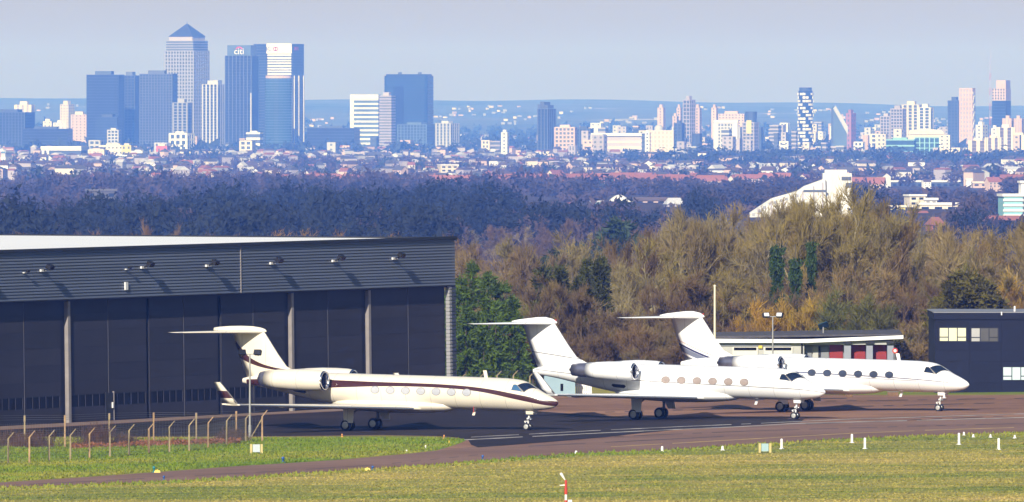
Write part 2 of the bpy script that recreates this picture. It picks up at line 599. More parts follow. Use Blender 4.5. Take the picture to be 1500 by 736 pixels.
# cladding planks: 16 courses in three runs, each leaning out at its foot so that it throws a line of shade
NP = 16
ph = (ZF1 - ZF0) / NP
runs = [(K0, 5.2), (5.22, 36.08), (36.16, HK)]
plank_mesh = {}
for (a, b) in runs:
    for r in range(NP):
        key = (a, b)
        if key not in plank_mesh:
            mb = MB()
            L = b - a
            prof = [(0.0, 0.0), (-0.075, 0.02), (-0.075, 0.055), (-0.02, ph - .012), (0.0, ph - .012)]
            rings = [[(x, y, z) for y, z in prof] for x in (0, L)]
            mb.loft(rings, 0, (True, True), smooth=False)
            plank_mesh[key] = mb.mesh("cladding_plank", [SLATE])
        o = link(bpy.data.objects.new("cladding_plank", plank_mesh[key]), hangar)
        o.location = (a, 0.18, ZF0 + r * ph)
sof = MB()
sof.bb(K0, HK, 0.1, 1.3, ZF0 - .06, ZF0 - .003)
sof.build("soffit", [JOINT], hangar)
jm = MB()
jm.bb(36.085, 36.155, .06, .19, ZF0, ZF1 - .03)
jm.build("joint_cover", [PALEMETAL], hangar)

# doors: each leaf is 2 columns of 7 panels, a window band low down, leaves on two tracks
tracks = {0: 0.86, 1: 0.86, 2: 0.80, 3: 0.80, 4: 0.74, 5: 0.62, -1: .80, -2: .86}
posts = [-13.0, -0.9, 11.2, 23.0, 33.8, 44.9, 57.0, 69.2]
rows = [0.05, 1.22, 2.14, 3.25, 4.55, 5.85, 7.15, 8.45, 9.6]
leaf_mesh = {}

def panel(L, H, key):
    if key not in leaf_mesh:
        mb = MB()
        mb.bb(0.012, L - .012, -.05, 0, 0.012, H - .012)
        leaf_mesh[key] = mb.mesh("door_panel", [LEAF])
    return leaf_mesh[key]

pane_mesh = {}
for i in range(7):
    a, b = posts[i], posts[i + 1]
    tr = tracks.get(i - 2, 0.8)
    a2, b2 = a + .28, b - (1.05 if i in (1, 4, 5) else 0.10)
    leaf = MB()
    leaf.bb(a2, b2, tr, tr + .12, .03, 9.6)
    lf = leaf.build("door_leaf", [JOINT], hangar)
    mid = (a2 + b2) / 2
    for (c0, c1) in ((a2 + .02, mid - .02), (mid + .02, b2 - .02)):
        for r in range(8):
            if r == 1:
                n = 5
                pw = (c1 - c0 - .5) / n
                for x, hw_ in [(c0 + .11, .11), (c1 - .11, .11)] + [(c0 + .25 + q * pw, .035) for q in range(1, n)]:
                    fr = MB()
                    fr.bb(x - hw_, x + hw_, tr - .045, tr, rows[1] + .01, rows[2] - .01)
                    fr.build("mullion", [LEAF], lf)
                for q in range(n):
                    key = round(pw, 3)
                    if key not in pane_mesh:
                        pb = MB()
                        pb.bb(.04, pw - .04, -.012, 0, 0, rows[2] - rows[1] - .06)
                        pane_mesh[key] = pb.mesh("pane", [PANE])
                    o = link(bpy.data.objects.new("pane", pane_mesh[key]), lf)
                    o.location = (c0 + .25 + q * pw, tr, rows[1] + .03)
                continue
            o = link(bpy.data.objects.new("door_panel", panel(c1 - c0, rows[r + 1] - rows[r], (round(c1 - c0, 3), r))), lf)
            o.location = (c0, tr, rows[r])
    sm = MB()
    sm.bb(mid - .018, mid + .018, tr - .075, tr - .002, .05, 9.58)
    sm.build("seam_strip", [SEAMM], lf)
for k in (11.2, 44.9, 57.0):
    mb = MB()
    mb.bb(k - .18, k + .18, .62, .98, .02, 9.55)
    mb.build("column", [PALEMETAL], hangar)
    dk = MB()
    dk.bb(k - 1.0, k - .31, .92, 1.1, .02, 9.55)
    dk.build("recess", [JOINT], hangar)
# ribbed corner trim: a pale course and a dark course of short ribs
for (k0, k1, m, y0) in ((68.98, 69.34, RIBPALE, .22), (69.36, 69.98, RIBDARK, .2)):
    for r in range(32):
        z0 = .05 + r * .298
        mb = leaf_mesh.get((k0, "rib"))
        if mb is None:
            q = MB()
            q.loft([[(x, -.07, .03), (x, -.07, .20), (x, 0, .27), (x, .3, .27), (x, .3, 0), (x, 0, 0)] for x in (0, k1 - k0)], 0, (True, True), smooth=False)
            mb = leaf_mesh[(k0, "rib")] = q.mesh("trim_rib", [m])
        o = link(bpy.data.objects.new("trim_rib", mb), hangar)
        o.location = (k0, y0, z0)
# small staff door set in the second leaf, and a strip box on the cladding
sd = MB()
sd.bb(16.6, 17.7, .70, .80, .05, 2.2)
dr = sd.build("door", [SLATED], hangar)
hd = MB()
hd.bb(17.45, 17.6, .6, .7, 1.0, 1.45)
hd.build("handle", [LAMPW], dr)
pl = MB()
pl.bb(17.73, 17.8, .66, .8, .05, 2.3)
pl.build("door_post", [PALEMETAL], hangar)

def k_of(x):
    q = (x - 750) / F
    return (39.35 + q * 970.6) / (.5 - .866 * q)

def z_of(x, y):
    k = k_of(x)
    D = 970.6 + .866 * k
    X = -39.35 + .5 * k
    return CZ + (HY - y) / F * D - S * X

wb = MB()
kk = k_of(188)
wb.bb(kk - .2, kk + .2, -.02, .1, z_of(188, 425), z_of(188, 413.5))
wb.build("cable_box", [LAMPW], hangar)
for (x, y, big) in ((66, 396, 1), (213, 391.5, 1), (308, 389, 1), (402, 385.5, 1), (493, 382, 1), (581, 378.5, 1), (39, 399.5, 0), (188.5, 394.5, 0), (-30, 400, 1)):
    k, z = k_of(x), z_of(x, y)
    s = 1.0 if big else 0.45
    br = MB()
    br.bb(k - .35 * s, k + .35 * s, -.06, .1, z - .11 * s, z + .06 * s)
    fl = br.build("floodlight", [LAMPW], hangar)
    ar = MB()
    ar.tube((k, -.05, z), (k, -.52 * s, z + .12 * s), .055 * s, .05 * s, 6)
    ar.build("arm", [LAMPK], fl)
    he = MB()
    R = Matrix.Rotation(rad(28), 3, 'X')
    he.box((k, -.64 * s, z + .24 * s), (.62 * s, .42 * s, .34 * s), 0, R)
    he.build("lamp_head", [LAMPK], fl)
# ================================================================== THE THREE JETS
def paint(name, col, stripes=(), rough=0.28):
    """aircraft paint; each stripe is (colour, [(u, z, half thickness) ...]) along the body, printed flat on it"""
    m = bpy.data.materials.new(name)
    m.use_nodes = True
    nt = m.node_tree
    b = nt.nodes["Principled BSDF"]
    set_in(b, "Roughness", rough)
    set_in(b, "Coat Weight", 0.4)
    set_in(b, "Coat Roughness", 0.12)
    tc = node(nt, "ShaderNodeTexCoord")
    sp = node(nt, "ShaderNodeSeparateXYZ")
    nt.links.new(tc.outputs["Object"], sp.inputs[0])
    nz = node(nt, "ShaderNodeTexNoise")
    nz.inputs["Scale"].default_value = 0.9
    nz.inputs["Detail"].default_value = 6
    nt.links.new(tc.outputs["Object"], nz.inputs["Vector"])
    mr = node(nt, "ShaderNodeMapRange")
    mr.inputs["To Min"].default_value = 0.90
    mr.inputs["To Max"].default_value = 1.06
    nt.links.new(nz.outputs["Fac"], mr.inputs["Value"])
    base = node(nt, "ShaderNodeVectorMath", operation='SCALE')
    base.inputs[0].default_value = col
    nt.links.new(mr.outputs[0], base.inputs["Scale"])
    out = base.outputs[0]
    # faint skin joints every couple of metres along the body
    fr = node(nt, "ShaderNodeMath", operation='PINGPONG')
    fr.inputs[1].default_value = 1.05
    nt.links.new(sp.outputs[0], fr.inputs[0])
    jl = node(nt, "ShaderNodeMath", operation='LESS_THAN')
    jl.inputs[1].default_value = 0.014
    nt.links.new(fr.outputs[0], jl.inputs[0])
    jm = node(nt, "ShaderNodeMix", data_type='RGBA')
    nt.links.new(jl.outputs[0], jm.inputs["Factor"])
    nt.links.new(out, jm.inputs[6])
    jm.inputs[7].default_value = (col[0] * .55, col[1] * .55, col[2] * .55, 1)
    out = jm.outputs[2]
    # fuselage coordinate u = distance aft of the nose / 30
    for scol, pts in stripes:
        mu = node(nt, "ShaderNodeMath", operation='MULTIPLY_ADD')
        mu.inputs[1].default_value = -1 / 30.0
        mu.inputs[2].default_value = 16.5 / 30.0
        nt.links.new(sp.outputs[0], mu.inputs[0])

        def curve(k, scale):
            c = node(nt, "ShaderNodeFloatCurve")
            cv = c.mapping.curves[0]
            P2 = [(p[0] / 30.0, p[k] / scale) for p in pts]
            cv.points[0].location = P2[0]
            cv.points[1].location = P2[-1]
            for q in P2[1:-1]:
                cv.points.new(*q)
            c.mapping.update()
            nt.links.new(mu.outputs[0], c.inputs["Value"])
            return c.outputs[0]
        zc, hw = curve(1, 10.0), curve(2, 1.0)
        zn = node(nt, "ShaderNodeMath", operation='MULTIPLY')
        zn.inputs[1].default_value = 0.1
        nt.links.new(sp.outputs[2], zn.inputs[0])
        df = node(nt, "ShaderNodeMath", operation='SUBTRACT')
        nt.links.new(zn.outputs[0], df.inputs[0])
        nt.links.new(zc, df.inputs[1])
        ab = node(nt, "ShaderNodeMath", operation='ABSOLUTE')
        nt.links.new(df.outputs[0], ab.inputs[0])
        h10 = node(nt, "ShaderNodeMath", operation='MULTIPLY')
        h10.inputs[1].default_value = 0.1
        nt.links.new(hw, h10.inputs[0])
        lt = node(nt, "ShaderNodeMath", operation='LESS_THAN')
        nt.links.new(ab.outputs[0], lt.inputs[0])
        nt.links.new(h10.outputs[0], lt.inputs[1])
        # the stripe only lives between its own ends
        g1 = node(nt, "ShaderNodeMath", operation='GREATER_THAN')
        g1.inputs[1].default_value = pts[0][0] / 30.0
        nt.links.new(mu.outputs[0], g1.inputs[0])
        g2 = node(nt, "ShaderNodeMath", operation='LESS_THAN')
        g2.inputs[1].default_value = pts[-1][0] / 30.0
        nt.links.new(mu.outputs[0], g2.inputs[0])
        for g in (g1, g2):
            a = node(nt, "ShaderNodeMath", operation='MULTIPLY')
            nt.links.new(lt.outputs[0], a.inputs[0])
            nt.links.new(g.outputs[0], a.inputs[1])
            lt = a
        mx = node(nt, "ShaderNodeMix", data_type='RGBA')
        nt.links.new(lt.outputs[0], mx.inputs["Factor"])
        nt.links.new(out, mx.inputs[6])
        mx.inputs[7].default_value = (*scol, 1)
        out = mx.outputs[2]
    nt.links.new(out, b.inputs["Base Color"])
    return m

CHROME = M("polished metal", (0.75, 0.75, 0.78), 0.14, 1.0, var=0.05)
EXHAUST = M("burnished exhaust", (0.24, 0.24, 0.31), 0.30, 0.7, var=0.25, scale=2)
FANM = M("dark fan", (0.03, 0.03, 0.035), 0.35, 0.6, var=0.2)
RUBBER = M("tyre rubber", (0.014, 0.014, 0.015), 0.8, var=0.2, scale=4)
HUB = M("wheel hub", (0.55, 0.55, 0.53), 0.35, 0.4, var=0.15, scale=6)
STRUT = M("white gear paint", (0.72, 0.72, 0.70), 0.4, var=0.1, scale=4)
GEARDK = M("gear steel", (0.20, 0.19, 0.18), 0.45, 0.5, var=0.2, scale=4)
COCKPIT = M("cockpit glass", (0.012, 0.02, 0.04), 0.08, var=0.05, spec=0.7)
COCKPITB = M("blue side glass", (0.05, 0.13, 0.25), 0.12, var=0.05, spec=0.7)
SEAL = M("window seal", (0.18, 0.17, 0.16), 0.6, var=0.1)
DARKVENT = M("dark vent", (0.02, 0.02, 0.022), 0.6, var=0.1)
LEDGE = M("bare leading edge", (0.55, 0.57, 0.62), 0.25, 0.8, var=0.05)
BLIND = M("window with pale blind", (0.44, 0.45, 0.49), 0.2, var=0.06, scale=3, spec=0.6)
BEIGEW = M("window with beige blind", (0.33, 0.27, 0.24), 0.2, var=0.15, scale=3, spec=0.6)
DARKW = M("dark cabin window", (0.045, 0.055, 0.085), 0.15, var=0.15, scale=3, spec=0.6)
REDTAG = M("red ribbon", (0.45, 0.03, 0.02), 0.7)

#        u     bottom top   half width
STN = [(0.00, 2.40, 2.52, 0.05), (0.12, 2.26, 2.68, 0.20), (0.40, 2.10, 2.84, 0.38), (0.85, 1.98, 3.06, 0.58), (1.25, 1.92, 3.23, 0.71), (1.65, 1.875, 3.43, 0.81),
       (2.05, 1.84, 3.68, 0.90), (2.45, 1.82, 3.90, 0.97), (2.9, 1.80, 4.06, 1.04), (3.4, 1.79, 4.15, 1.10), (4.2, 1.785, 4.21, 1.16), (5.5, 1.78, 4.23, 1.20), (7.0, 1.78, 4.235, 1.22)]
TAIL = [(-10.6, 1.78, 4.235, 1.22), (-8.6, 1.83, 4.235, 1.20), (-7.4, 1.97, 4.23, 1.15), (-6.0, 2.20, 4.22, 1.05), (-4.6, 2.46, 4.18, 0.90), (-3.2, 2.73, 4.10, 0.70), (-2.0, 2.96, 3.99, 0.50), (-1.0, 3.10, 3.86, 0.34), (-0.3, 3.20, 3.74, 0.22), (0.0, 3.28, 3.64, 0.14)]

def jet(name, label, loc, par):
    Ltot = par['L']
    st = STN + [(Ltot + a, b, c, d) for a, b, c, d in TAIL]
    su = np.array([s[0] for s in st])
    sb, stp, sw = (np.array([s[k] for s in st]) for k in (1, 2, 3))

    def sec(u):
        return float(np.interp(u, su, sb)), float(np.interp(u, su, stp)), float(np.interp(u, su, sw))

    def surf(u, phi, side, off=0.0):
        b, t, w = sec(u)
        zc, h = (b + t) / 2, (t - b) / 2
        y = (w + off) * math.sin(phi)
        return (16.5 - u, y * side, zc + (h + off) * math.cos(phi))

    def phi_of(u, z):
        b, t, w = sec(u)
        return math.acos(max(-1, min(1, (z - (b + t) / 2) / ((t - b) / 2))))

    body_paint, fin_paint, plain = par['paint'], par['finpaint'], par['plain']
    root = thing(name, label, "jet", mat=site(loc, rad(-28), rad(1.5)))
    # ---- fuselage
    us = np.unique(np.concatenate([np.linspace(0, 1, 7) ** 1.6 * 1.25, np.linspace(1.25, 7, 18), np.linspace(7, Ltot - 10.6, 10), np.linspace(Ltot - 10.6, Ltot, 20)]))
    mb = MB()
    n = 40
    mb.loft([[surf(u, 2 * math.pi * k / n, 1) for k in range(n)] for u in us], 0, (True, True))
    fus = mb.build("fuselage", [body_paint], root)
    # ---- belly fairing between the wings
    a0, a1 = par['wing_u'] - 2.6, par['wing_u'] + 8.0
    rings = []
    for t in np.linspace(0, 1, 15):
        u = a0 + (a1 - a0) * t
        q = math.sin(math.pi * t) ** 0.5 if 0 < t < 1 else 0.0
        w, dz = 0.35 + 1.05 * q, 0.42 * q
        rings.append([(16.5 - u, w * math.cos(2 * math.pi * k / 24), 2.02 + (0.42 if math.sin(2 * math.pi * k / 24) > 0 else 0.22 + dz) * math.sin(2 * math.pi * k / 24)) for k in range(24)])
    mb = MB()
    mb.loft(rings, 0)
    mb.build("belly_fairing", [plain], root)
    # ---- cabin windows
    for side in (-1, 1):
        for u in par['windows']:
            ring, pane = MB(), MB()
            zc = 3.10
            for (m, sc, off, mi) in ((ring, 1.12, .006, 0), (pane, 1.0, .014, 0)):
                pts = [surf(u, phi_of(u, zc), side, off)]
                for k in range(20):
                    t = 2 * math.pi * k / 20
                    uu, z = u + 0.34 * sc * math.cos(t), zc + 0.255 * sc * math.sin(t)
                    pts.append(surf(uu, phi_of(uu, z), side, off))
                m.add(pts, [((0, k + 1, (k + 1) % 20 + 1) if side < 0 else (0, (k + 1) % 20 + 1, k + 1)) for k in range(20)])
            w = pane.build("cabin_window", [par['winmat']], root)
            ring.build("window_frame", [SEAL], w)
    # ---- windscreen

    def patch(q, side, mat, name):
        for (g, off, mt, nm, par_) in ((1.0, .015, mat, name, root), (1.14, .007, SEAL, "window_frame", None)):
            cu = sum(c[0] for c in q) / 4
            cp = sum(c[1] for c in q) / 4
            qq = [(cu + (c[0] - cu) * g, cp + (c[1] - cp) * g) for c in q]
            m = MB()
            N = 6
            vv = []
            for i in range(N + 1):
                for j in range(N + 1):
                    s, t = i / N, j / N
                    u = (qq[0][0] * (1 - s) + qq[1][0] * s) * (1 - t) + (qq[3][0] * (1 - s) + qq[2][0] * s) * t
                    p = (qq[0][1] * (1 - s) + qq[1][1] * s) * (1 - t) + (qq[3][1] * (1 - s) + qq[2][1] * s) * t
                    vv.append(surf(u, rad(p), side, off))
            m.add(vv, [(i * (N + 1) + j, (i + 1) * (N + 1) + j, (i + 1) * (N + 1) + j + 1, i * (N + 1) + j + 1) for i in range(N) for j in range(N)])
            o = m.build(nm, [mt], par_ or last)
            last = o
    for side in (-1, 1):
        patch([(1.78, 7), (2.42, 66), (3.02, 47), (2.42, 7)], side, COCKPIT, "windscreen")
        patch([(2.58, 68), (3.40, 69), (3.34, 47), (3.14, 45)], side, par['sideglass'], "side_window")
    # ---- door outline and small fittings
    mb = MB()
    for (ua, za, ub, zb) in ((4.6, 3.9, 4.6, 2.35), (5.5, 3.9, 5.5, 2.35), (4.6, 3.9, 5.5, 3.9), (4.6, 2.35, 5.5, 2.35)):
        N = 8
        L, R = [], []
        for k in range(N + 1):
            u, z = ua + (ub - ua) * k / N, za + (zb - za) * k / N
            d = (.012, 0) if abs(ub - ua) < .01 else (0, .012)
            L.append(surf(u - d[0], phi_of(u - d[0], z - d[1]), 1, .005))
            R.append(surf(u + d[0], phi_of(u + d[0], z + d[1]), 1, .005))
        mb.add(L + R, [(k, k + 1, N + 2 + k, N + 1 + k) for k in range(N)])
    mb.build("door_outline", [SEAL], root)
    mb = MB()
    mb.loft([[(16.5 - u0 + dx, dy, z) for dx, dy in ((0.0, 0), (-.14, .03), (-.3, 0), (-.14, -.03))] for u0, z in ((5.95, 4.2), (6.08, 4.75))], 0, (True, True), smooth=False)
    mb.build("antenna_blade", [plain], root)
    mb = MB()
    mb.loft([[(16.5 - u0 + dx, dy, z) for dx, dy in ((0.0, 0), (-.10, .03), (-.22, 0), (-.10, -.03))] for u0, z in ((par['wing_u'] - 4.2, 1.8), (par['wing_u'] - 4.05, 1.36))], 0, (True, True), smooth=False)
    mb.build("antenna_blade", [plain], root)
    if par.get('tag'):
        mb = MB()
        p = surf(6.75, rad(145), -1, .02)
        mb.box((p[0], p[1] - .02, p[2] - .02), (.05, .012, .75))
        mb.build("red_ribbon", [REDTAG], root)
    # ---- wings
    wu = par['wing_u']
    half, sweep = par['half'], par['sweep']
    for side in (-1, 1):
        rings, N = [], 9
        spans = [(0.6, 0), (1.6, .05), (4.5, .27), (8.5, .6), (half, 1)]
        for v, t in spans:
            le = wu + sweep * (v - 1.2)
            ch = 6.0 * (1 - t) ** 1.05 * 0.75 + 1.55 if t < 1 else 1.55
            z = 1.78 + 0.030 * (v - 1.2)
            th = ch * (0.085 - .005 * t)
            ring = []
            for k in range(N):            # upper, nose to tail
                c = (k / (N - 1)) ** 1.6
                ring.append((16.5 - le - c * ch, side * v, z + th * 0.62 * (2.97 * math.sqrt(c) - 1.26 * c - 3.52 * c * c + 2.84 * c ** 3 - 1.01 * c ** 4) * 1.0))
            for k in range(N - 2, 0, -1):
                c = (k / (N - 1)) ** 1.6
                ring.append((16.5 - le - c * ch, side * v, z - th * 0.42 * (2.97 * math.sqrt(c) - 1.26 * c - 3.52 * c * c + 2.84 * c ** 3 - 1.01 * c ** 4)))
            rings.append(ring if side > 0 else ring[::-1])
        mb = MB()
        mb.loft(rings, 0, (True, True))
        wg = mb.build("wing", [plain], root)
        # polished leading edge
        mb = MB()
        pr = []
        for v, t in spans[1:]:
            le = wu + sweep * (v - 1.2)
            z = 1.78 + 0.030 * (v - 1.2)
            r = 0.085 - .035 * t
            pr.append([(16.5 - le + .02 - r * .9 + r * math.cos(a), side * v, z + .01 + r * math.sin(a)) for a in [2 * math.pi * k / 10 for k in range(10)]])
        mb.loft([p if side > 0 else p[::-1] for p in pr], 0, (True, True))
        mb.build("leading_edge", [LEDGE], wg)
        # flap-track fairings
        for v in (4.2, 7.4):
            le = wu + sweep * (v - 1.2)
            ch = 3.3 if v > 5 else 4.4
            mb = MB()
            mb.lathe([(-1.3, .01), (-.9, .11), (-.2, .16), (.5, .12), (1.0, .02)], 10, 0, 'x', (16.5 - le - ch, side * v, 1.70 + .03 * v))
            mb.build("flap_fairing", [plain], wg)
        # winglet
        le = wu + sweep * (half - 1.2)
        z = 1.78 + 0.030 * (half - 1.2)
        rings = []
        for (dv, dz, da, ch, th) in ((0, 0, 0, 1.55, .11), (.16, .10, .16, 1.32, .10), (.27, .45, .48, 1.02, .08), (.36, .95, .86, .82, .06), (.42, 1.35, 1.18, .68, .05), (.46, 1.68, 1.46, .54, .03)):
            ring = []
            for c, s in ((0, 0), (.12, .5), (.4, .6), (1, 0), (.4, -.6), (.12, -.5)):
                ring.append((16.5 - le - da - c * ch, side * (half + dv + s * th * min(1, dz * 6)), z + dz + s * th * (1 - min(1, dz * 6))))
            rings.append(ring if side < 0 else ring[::-1])
        mb = MB()
        mb.loft(rings, 0, (True, True))
        wl = mb.build("winglet", [par.get('winglet', plain)], wg)
        mb = MB()
        mb.tube((16.5 - le - .14, side * (half + .16), z + .10), (16.5 - le - 1.5, side * (half + .47), z + 1.72), .035, .03, 6)
        mb.build("leading_edge", [SEAL], wl)
    # ---- fin, bullet and tailplane
    T = Ltot
    secs = [(3.75, T - 5.8, T - .35, .20), (4.22, T - 4.6, T - .12, .36), (4.62, T - 3.75, T + .07, .36), (5.5, T - 3.02, T + .42, .32), (6.4, T - 2.36, T + .76, .28), (7.12, T - 1.83, T + 1.02, .26)]
    rings = []
    for z, l, t, th in secs:
        N = 9
        up = []
        for k in range(N):
            c = (k / (N - 1)) ** 1.5
            y = th * .5 * 1.03 * (2.97 * math.sqrt(c) - 1.26 * c - 3.52 * c * c + 2.84 * c ** 3 - 1.01 * c ** 4)
            up.append((c, y))
        rings.append([(16.5 - (l + (t - l) * c), y, z) for c, y in up] + [(16.5 - (l + (t - l) * c), -y, z) for c, y in up[-2:0:-1]])
    mb = MB()
    mb.loft(rings, 0, (False, True))
    mb.build("tail_fin", [fin_paint], root)
    mb = MB()
    if par['bullet'] == 'long':
        prof = [(-1.98, .02), (-1.85, .16), (-1.5, .27), (-.8, .36), (0.2, .37), (1.2, .33), (2.2, .24), (2.55, .18), (2.6, .02)]
    else:
        prof = [(-2.0, .02), (-1.9, .14), (-1.6, .30), (-1.0, .42), (-0.3, .40), (.6, .28), (1.4, .17), (1.9, .06), (2.0, .01)]
    rings = []
    for a, r in prof:
        rings.append([(16.5 - (T + a), r * .62 * math.cos(t), 7.22 + r * (1.0 if math.sin(t) > 0 else .55) * math.sin(t)) for t in [2 * math.pi * k / 16 for k in range(16)]])
    mb.loft(rings, 0, (True, True))
    mb.build("tail_bullet", [plain], root)
    if par['bullet'] == 'short':
        mb = MB()
        mb.lathe([(-.03, .0), (-.02, .05), (.04, .06), (.09, .05), (.10, 0)], 10, 0, 'x', (16.5 - (T - 1.85), 0, 7.42))
        mb.build("beacon", [REDTAG], root)
    for side in (-1, 1):
        rings = []
        for v, l, t, th, dz in ((0.05, T - 1.75, T + 1.75, .26, 0), (1.6, T - .65, T + 2.12, .20, 0.0), (5.1, T + 1.68, T + 2.98, .10, -.02), (5.35, T + 2.0, T + 3.05, .03, -.02)):
            up = [(c, th * .5 * 1.03 * (2.97 * math.sqrt(c) - 1.26 * c - 3.52 * c * c + 2.84 * c ** 3 - 1.01 * c ** 4)) for c in [(k / 6) ** 1.5 for k in range(7)]]
            v *= par.get('stab', 1)
            l += (par.get('stab', 1) - 1) * v * .8
            t += (par.get('stab', 1) - 1) * v * .8
            r = [(16.5 - (l + (t - l) * c), side * v, 7.16 + dz + y) for c, y in up] + [(16.5 - (l + (t - l) * c), side * v, 7.16 + dz - y) for c, y in up[-2:0:-1]]
            rings.append(r if side > 0 else r[::-1])
        mb = MB()
        mb.loft(rings, 0, (True, True))
        mb.build("tailplane", [plain], root)
    # ---- engines
    for side in (-1, 1):
        e0, e1, r = par['eng']
        cy_, cz_ = 2.25 * side, 3.72
        mb = MB()
        Lc = e1 - e0
        mb.lathe([(16.5 - e0 - .10, r * .96), (16.5 - e0 - .5, r * 1.05), (16.5 - e0 - 1.5, r * 1.10), (16.5 - e0 - Lc * .55, r * 1.08), (16.5 - e0 - Lc * .8, r * .98), (16.5 - e1, r * .86), (16.5 - e1 + .05, r * .80), (16.5 - e1 + 1.0, r * .72)], 32, 0, 'x', (0, cy_, cz_))
        en = mb.build("engine", [par['engpaint']], root)
        mb = MB()
        mb.lathe([(16.5 - e0 - .45, r * .78), (16.5 - e0 - .06, r * .82), (16.5 - e0 + .03, r * .88), (16.5 - e0 + .02, r * .94), (16.5 - e0 - .11, r * .975)], 32, 0, 'x', (0, cy_, cz_))
        mb.build("intake_lip", [CHROME], en)
        mb = MB()
        mb.lathe([(16.5 - e0 - .40, r * .80), (16.5 - e0 - .9, r * .78), (16.5 - e0 - .92, 0.0)], 32, 0, 'x', (0, cy_, cz_))
        mb.build("intake_duct", [FANM], en)
        mb = MB()
        mb.lathe([(16.5 - e0 - .5, 0.0), (16.5 - e0 - .6, r * .12), (16.5 - e0 - .9, r * .26)], 16, 0, 'x', (0, cy_, cz_))
        for k in range(18):
            a = 2 * math.pi * k / 18
            ca, sa = math.cos(a), math.sin(a)
            q = [(16.5 - e0 - .86, cy_ + ca * r * .24 - sa * .05, cz_ + sa * r * .24 + ca * .05), (16.5 - e0 - .80, cy_ + ca * r * .24 + sa * .05, cz_ + sa * r * .24 - ca * .05),
                 (16.5 - e0 - .78, cy_ + ca * r * .77 + sa * .10, cz_ + sa * r * .77 - ca * .10), (16.5 - e0 - .88, cy_ + ca * r * .77 - sa * .10, cz_ + sa * r * .77 + ca * .10)]
            mb.add(q, [(0, 1, 2, 3)])
        mb.build("fan", [GEARDK], en)
        e2 = par.get('exhaust', e1 + .5)
        mb = MB()
        mb.lathe([(16.5 - e1 + .04, r * .835), (16.5 - e1 - (e2 - e1) * .5, r * .80), (16.5 - e2, r * .70), (16.5 - e2 + .03, r * .64), (16.5 - e1 + .1, r * .66)], 28, 0, 'x', (0, cy_, cz_))
        mb.build("exhaust_nozzle", [EXHAUST], en)
        mb = MB()
        mb.lathe([(16.5 - e1 + .2, r * .66), (16.5 - e2 + .05, r * .34), (16.5 - e2 - .28, r * .16), (16.5 - e2 - .3, 0)], 16, 0, 'x', (0, cy_, cz_))
        mb.build("exhaust_cone", [GEARDK], en)
        mb = MB()
        rings = []
        for y in (.8, 1.75):
            ring = []
            for c, s in ((0, 0), (.1, .5), (.5, .7), (1, 0), (.5, -.7), (.1, -.5)):
                ring.append((16.5 - (e0 + .9 + c * 3.2), side * y, cz_ + .05 + s * .22))
            rings.append(ring if side > 0 else ring[::-1])
        mb.loft(rings, 0, (True, True))
        mb.build("engine_pylon", [plain], root)
        if side < 0:
            vt = MB()
            pts = [surf(e1 - 2.6 + du, rad(110) + dp, side, .01) for du, dp in ((0, 0), (1.05, .03), (1.2, .14), (1.05, .28), (.1, .26), (-.1, .1))]
            vt.add(pts, [(0, 1, 2, 3, 4, 5)])
            vt.build("vent", [DARKVENT], root)

    # ---- landing gear
    def wheel(p, x, y, z, r, w):
        mb = MB()
        mb.lathe([(-w * .5, r * .62), (-w * .52, r * .80), (-w * .40, r * .96), (-w * .15, r), (w * .15, r), (w * .40, r * .96), (w * .52, r * .80), (w * .5, r * .62)], 24, 0, 'y', (x, y, z))
        wh = mb.build("wheel", [RUBBER], p)
        mb = MB()
        mb.lathe([(-w * .40, .001), (-w * .46, r * .22), (-w * .36, r * .42), (-w * .47, r * .63), (w * .47, r * .63), (w * .36, r * .42), (w * .46, r * .22), (w * .40, .001)], 20, 0, 'y', (x, y, z))
        mb.build("hub", [HUB], wh)
    ng = par['nose_u']
    gx = 16.5 - ng
    gz = -0.0262 * 0 + 0.0262 * (par['main_u'] - ng)
    mb = MB()
    mb.tube((gx + .18, 0, 1.95), (gx, 0, gz + .30), .085, .065, 10)
    mb.tube((gx + .20, 0, 1.60), (gx + .95, 0, 1.95), .05, .045, 8)
    mb.tube((gx, -.25, gz + .29), (gx, .25, gz + .29), .05, .05, 8)
    mb.tube((gx + .06, 0, 1.05), (gx - .28, 0, .85 + gz * .5), .035, .035, 6)
    mb.tube((gx - .28, 0, .85 + gz * .5), (gx, 0, gz + .36), .035, .035, 6)
    mb.box((gx + .1, 0, 1.25), (.2, .34, .12))
    st_ = mb.build("nose_gear", [STRUT], root)
    for y in (-.22, .22):
        wheel(st_, gx, y, gz + .285, .285, .19)
    mb = MB()
    mb.box((gx + .30, -.30, 1.70), (.6, .03, .24), 0, Matrix.Rotation(rad(12), 3, 'X'))
    mb.box((gx + .30, .30, 1.70), (.6, .03, .24), 0, Matrix.Rotation(rad(-12), 3, 'X'))
    mb.build("nose_gear_door", [plain], root)
    for k in (-.16, .16):
        mb = MB()
        mb.lathe([(.02, 0.0), (.02, .09), (-.1, .07), (-.12, 0)], 10, 0, 'x', (gx + .22, k, 1.18))
        mb.build("landing_light", [CHROME], st_)
    mx = 16.5 - par['main_u']
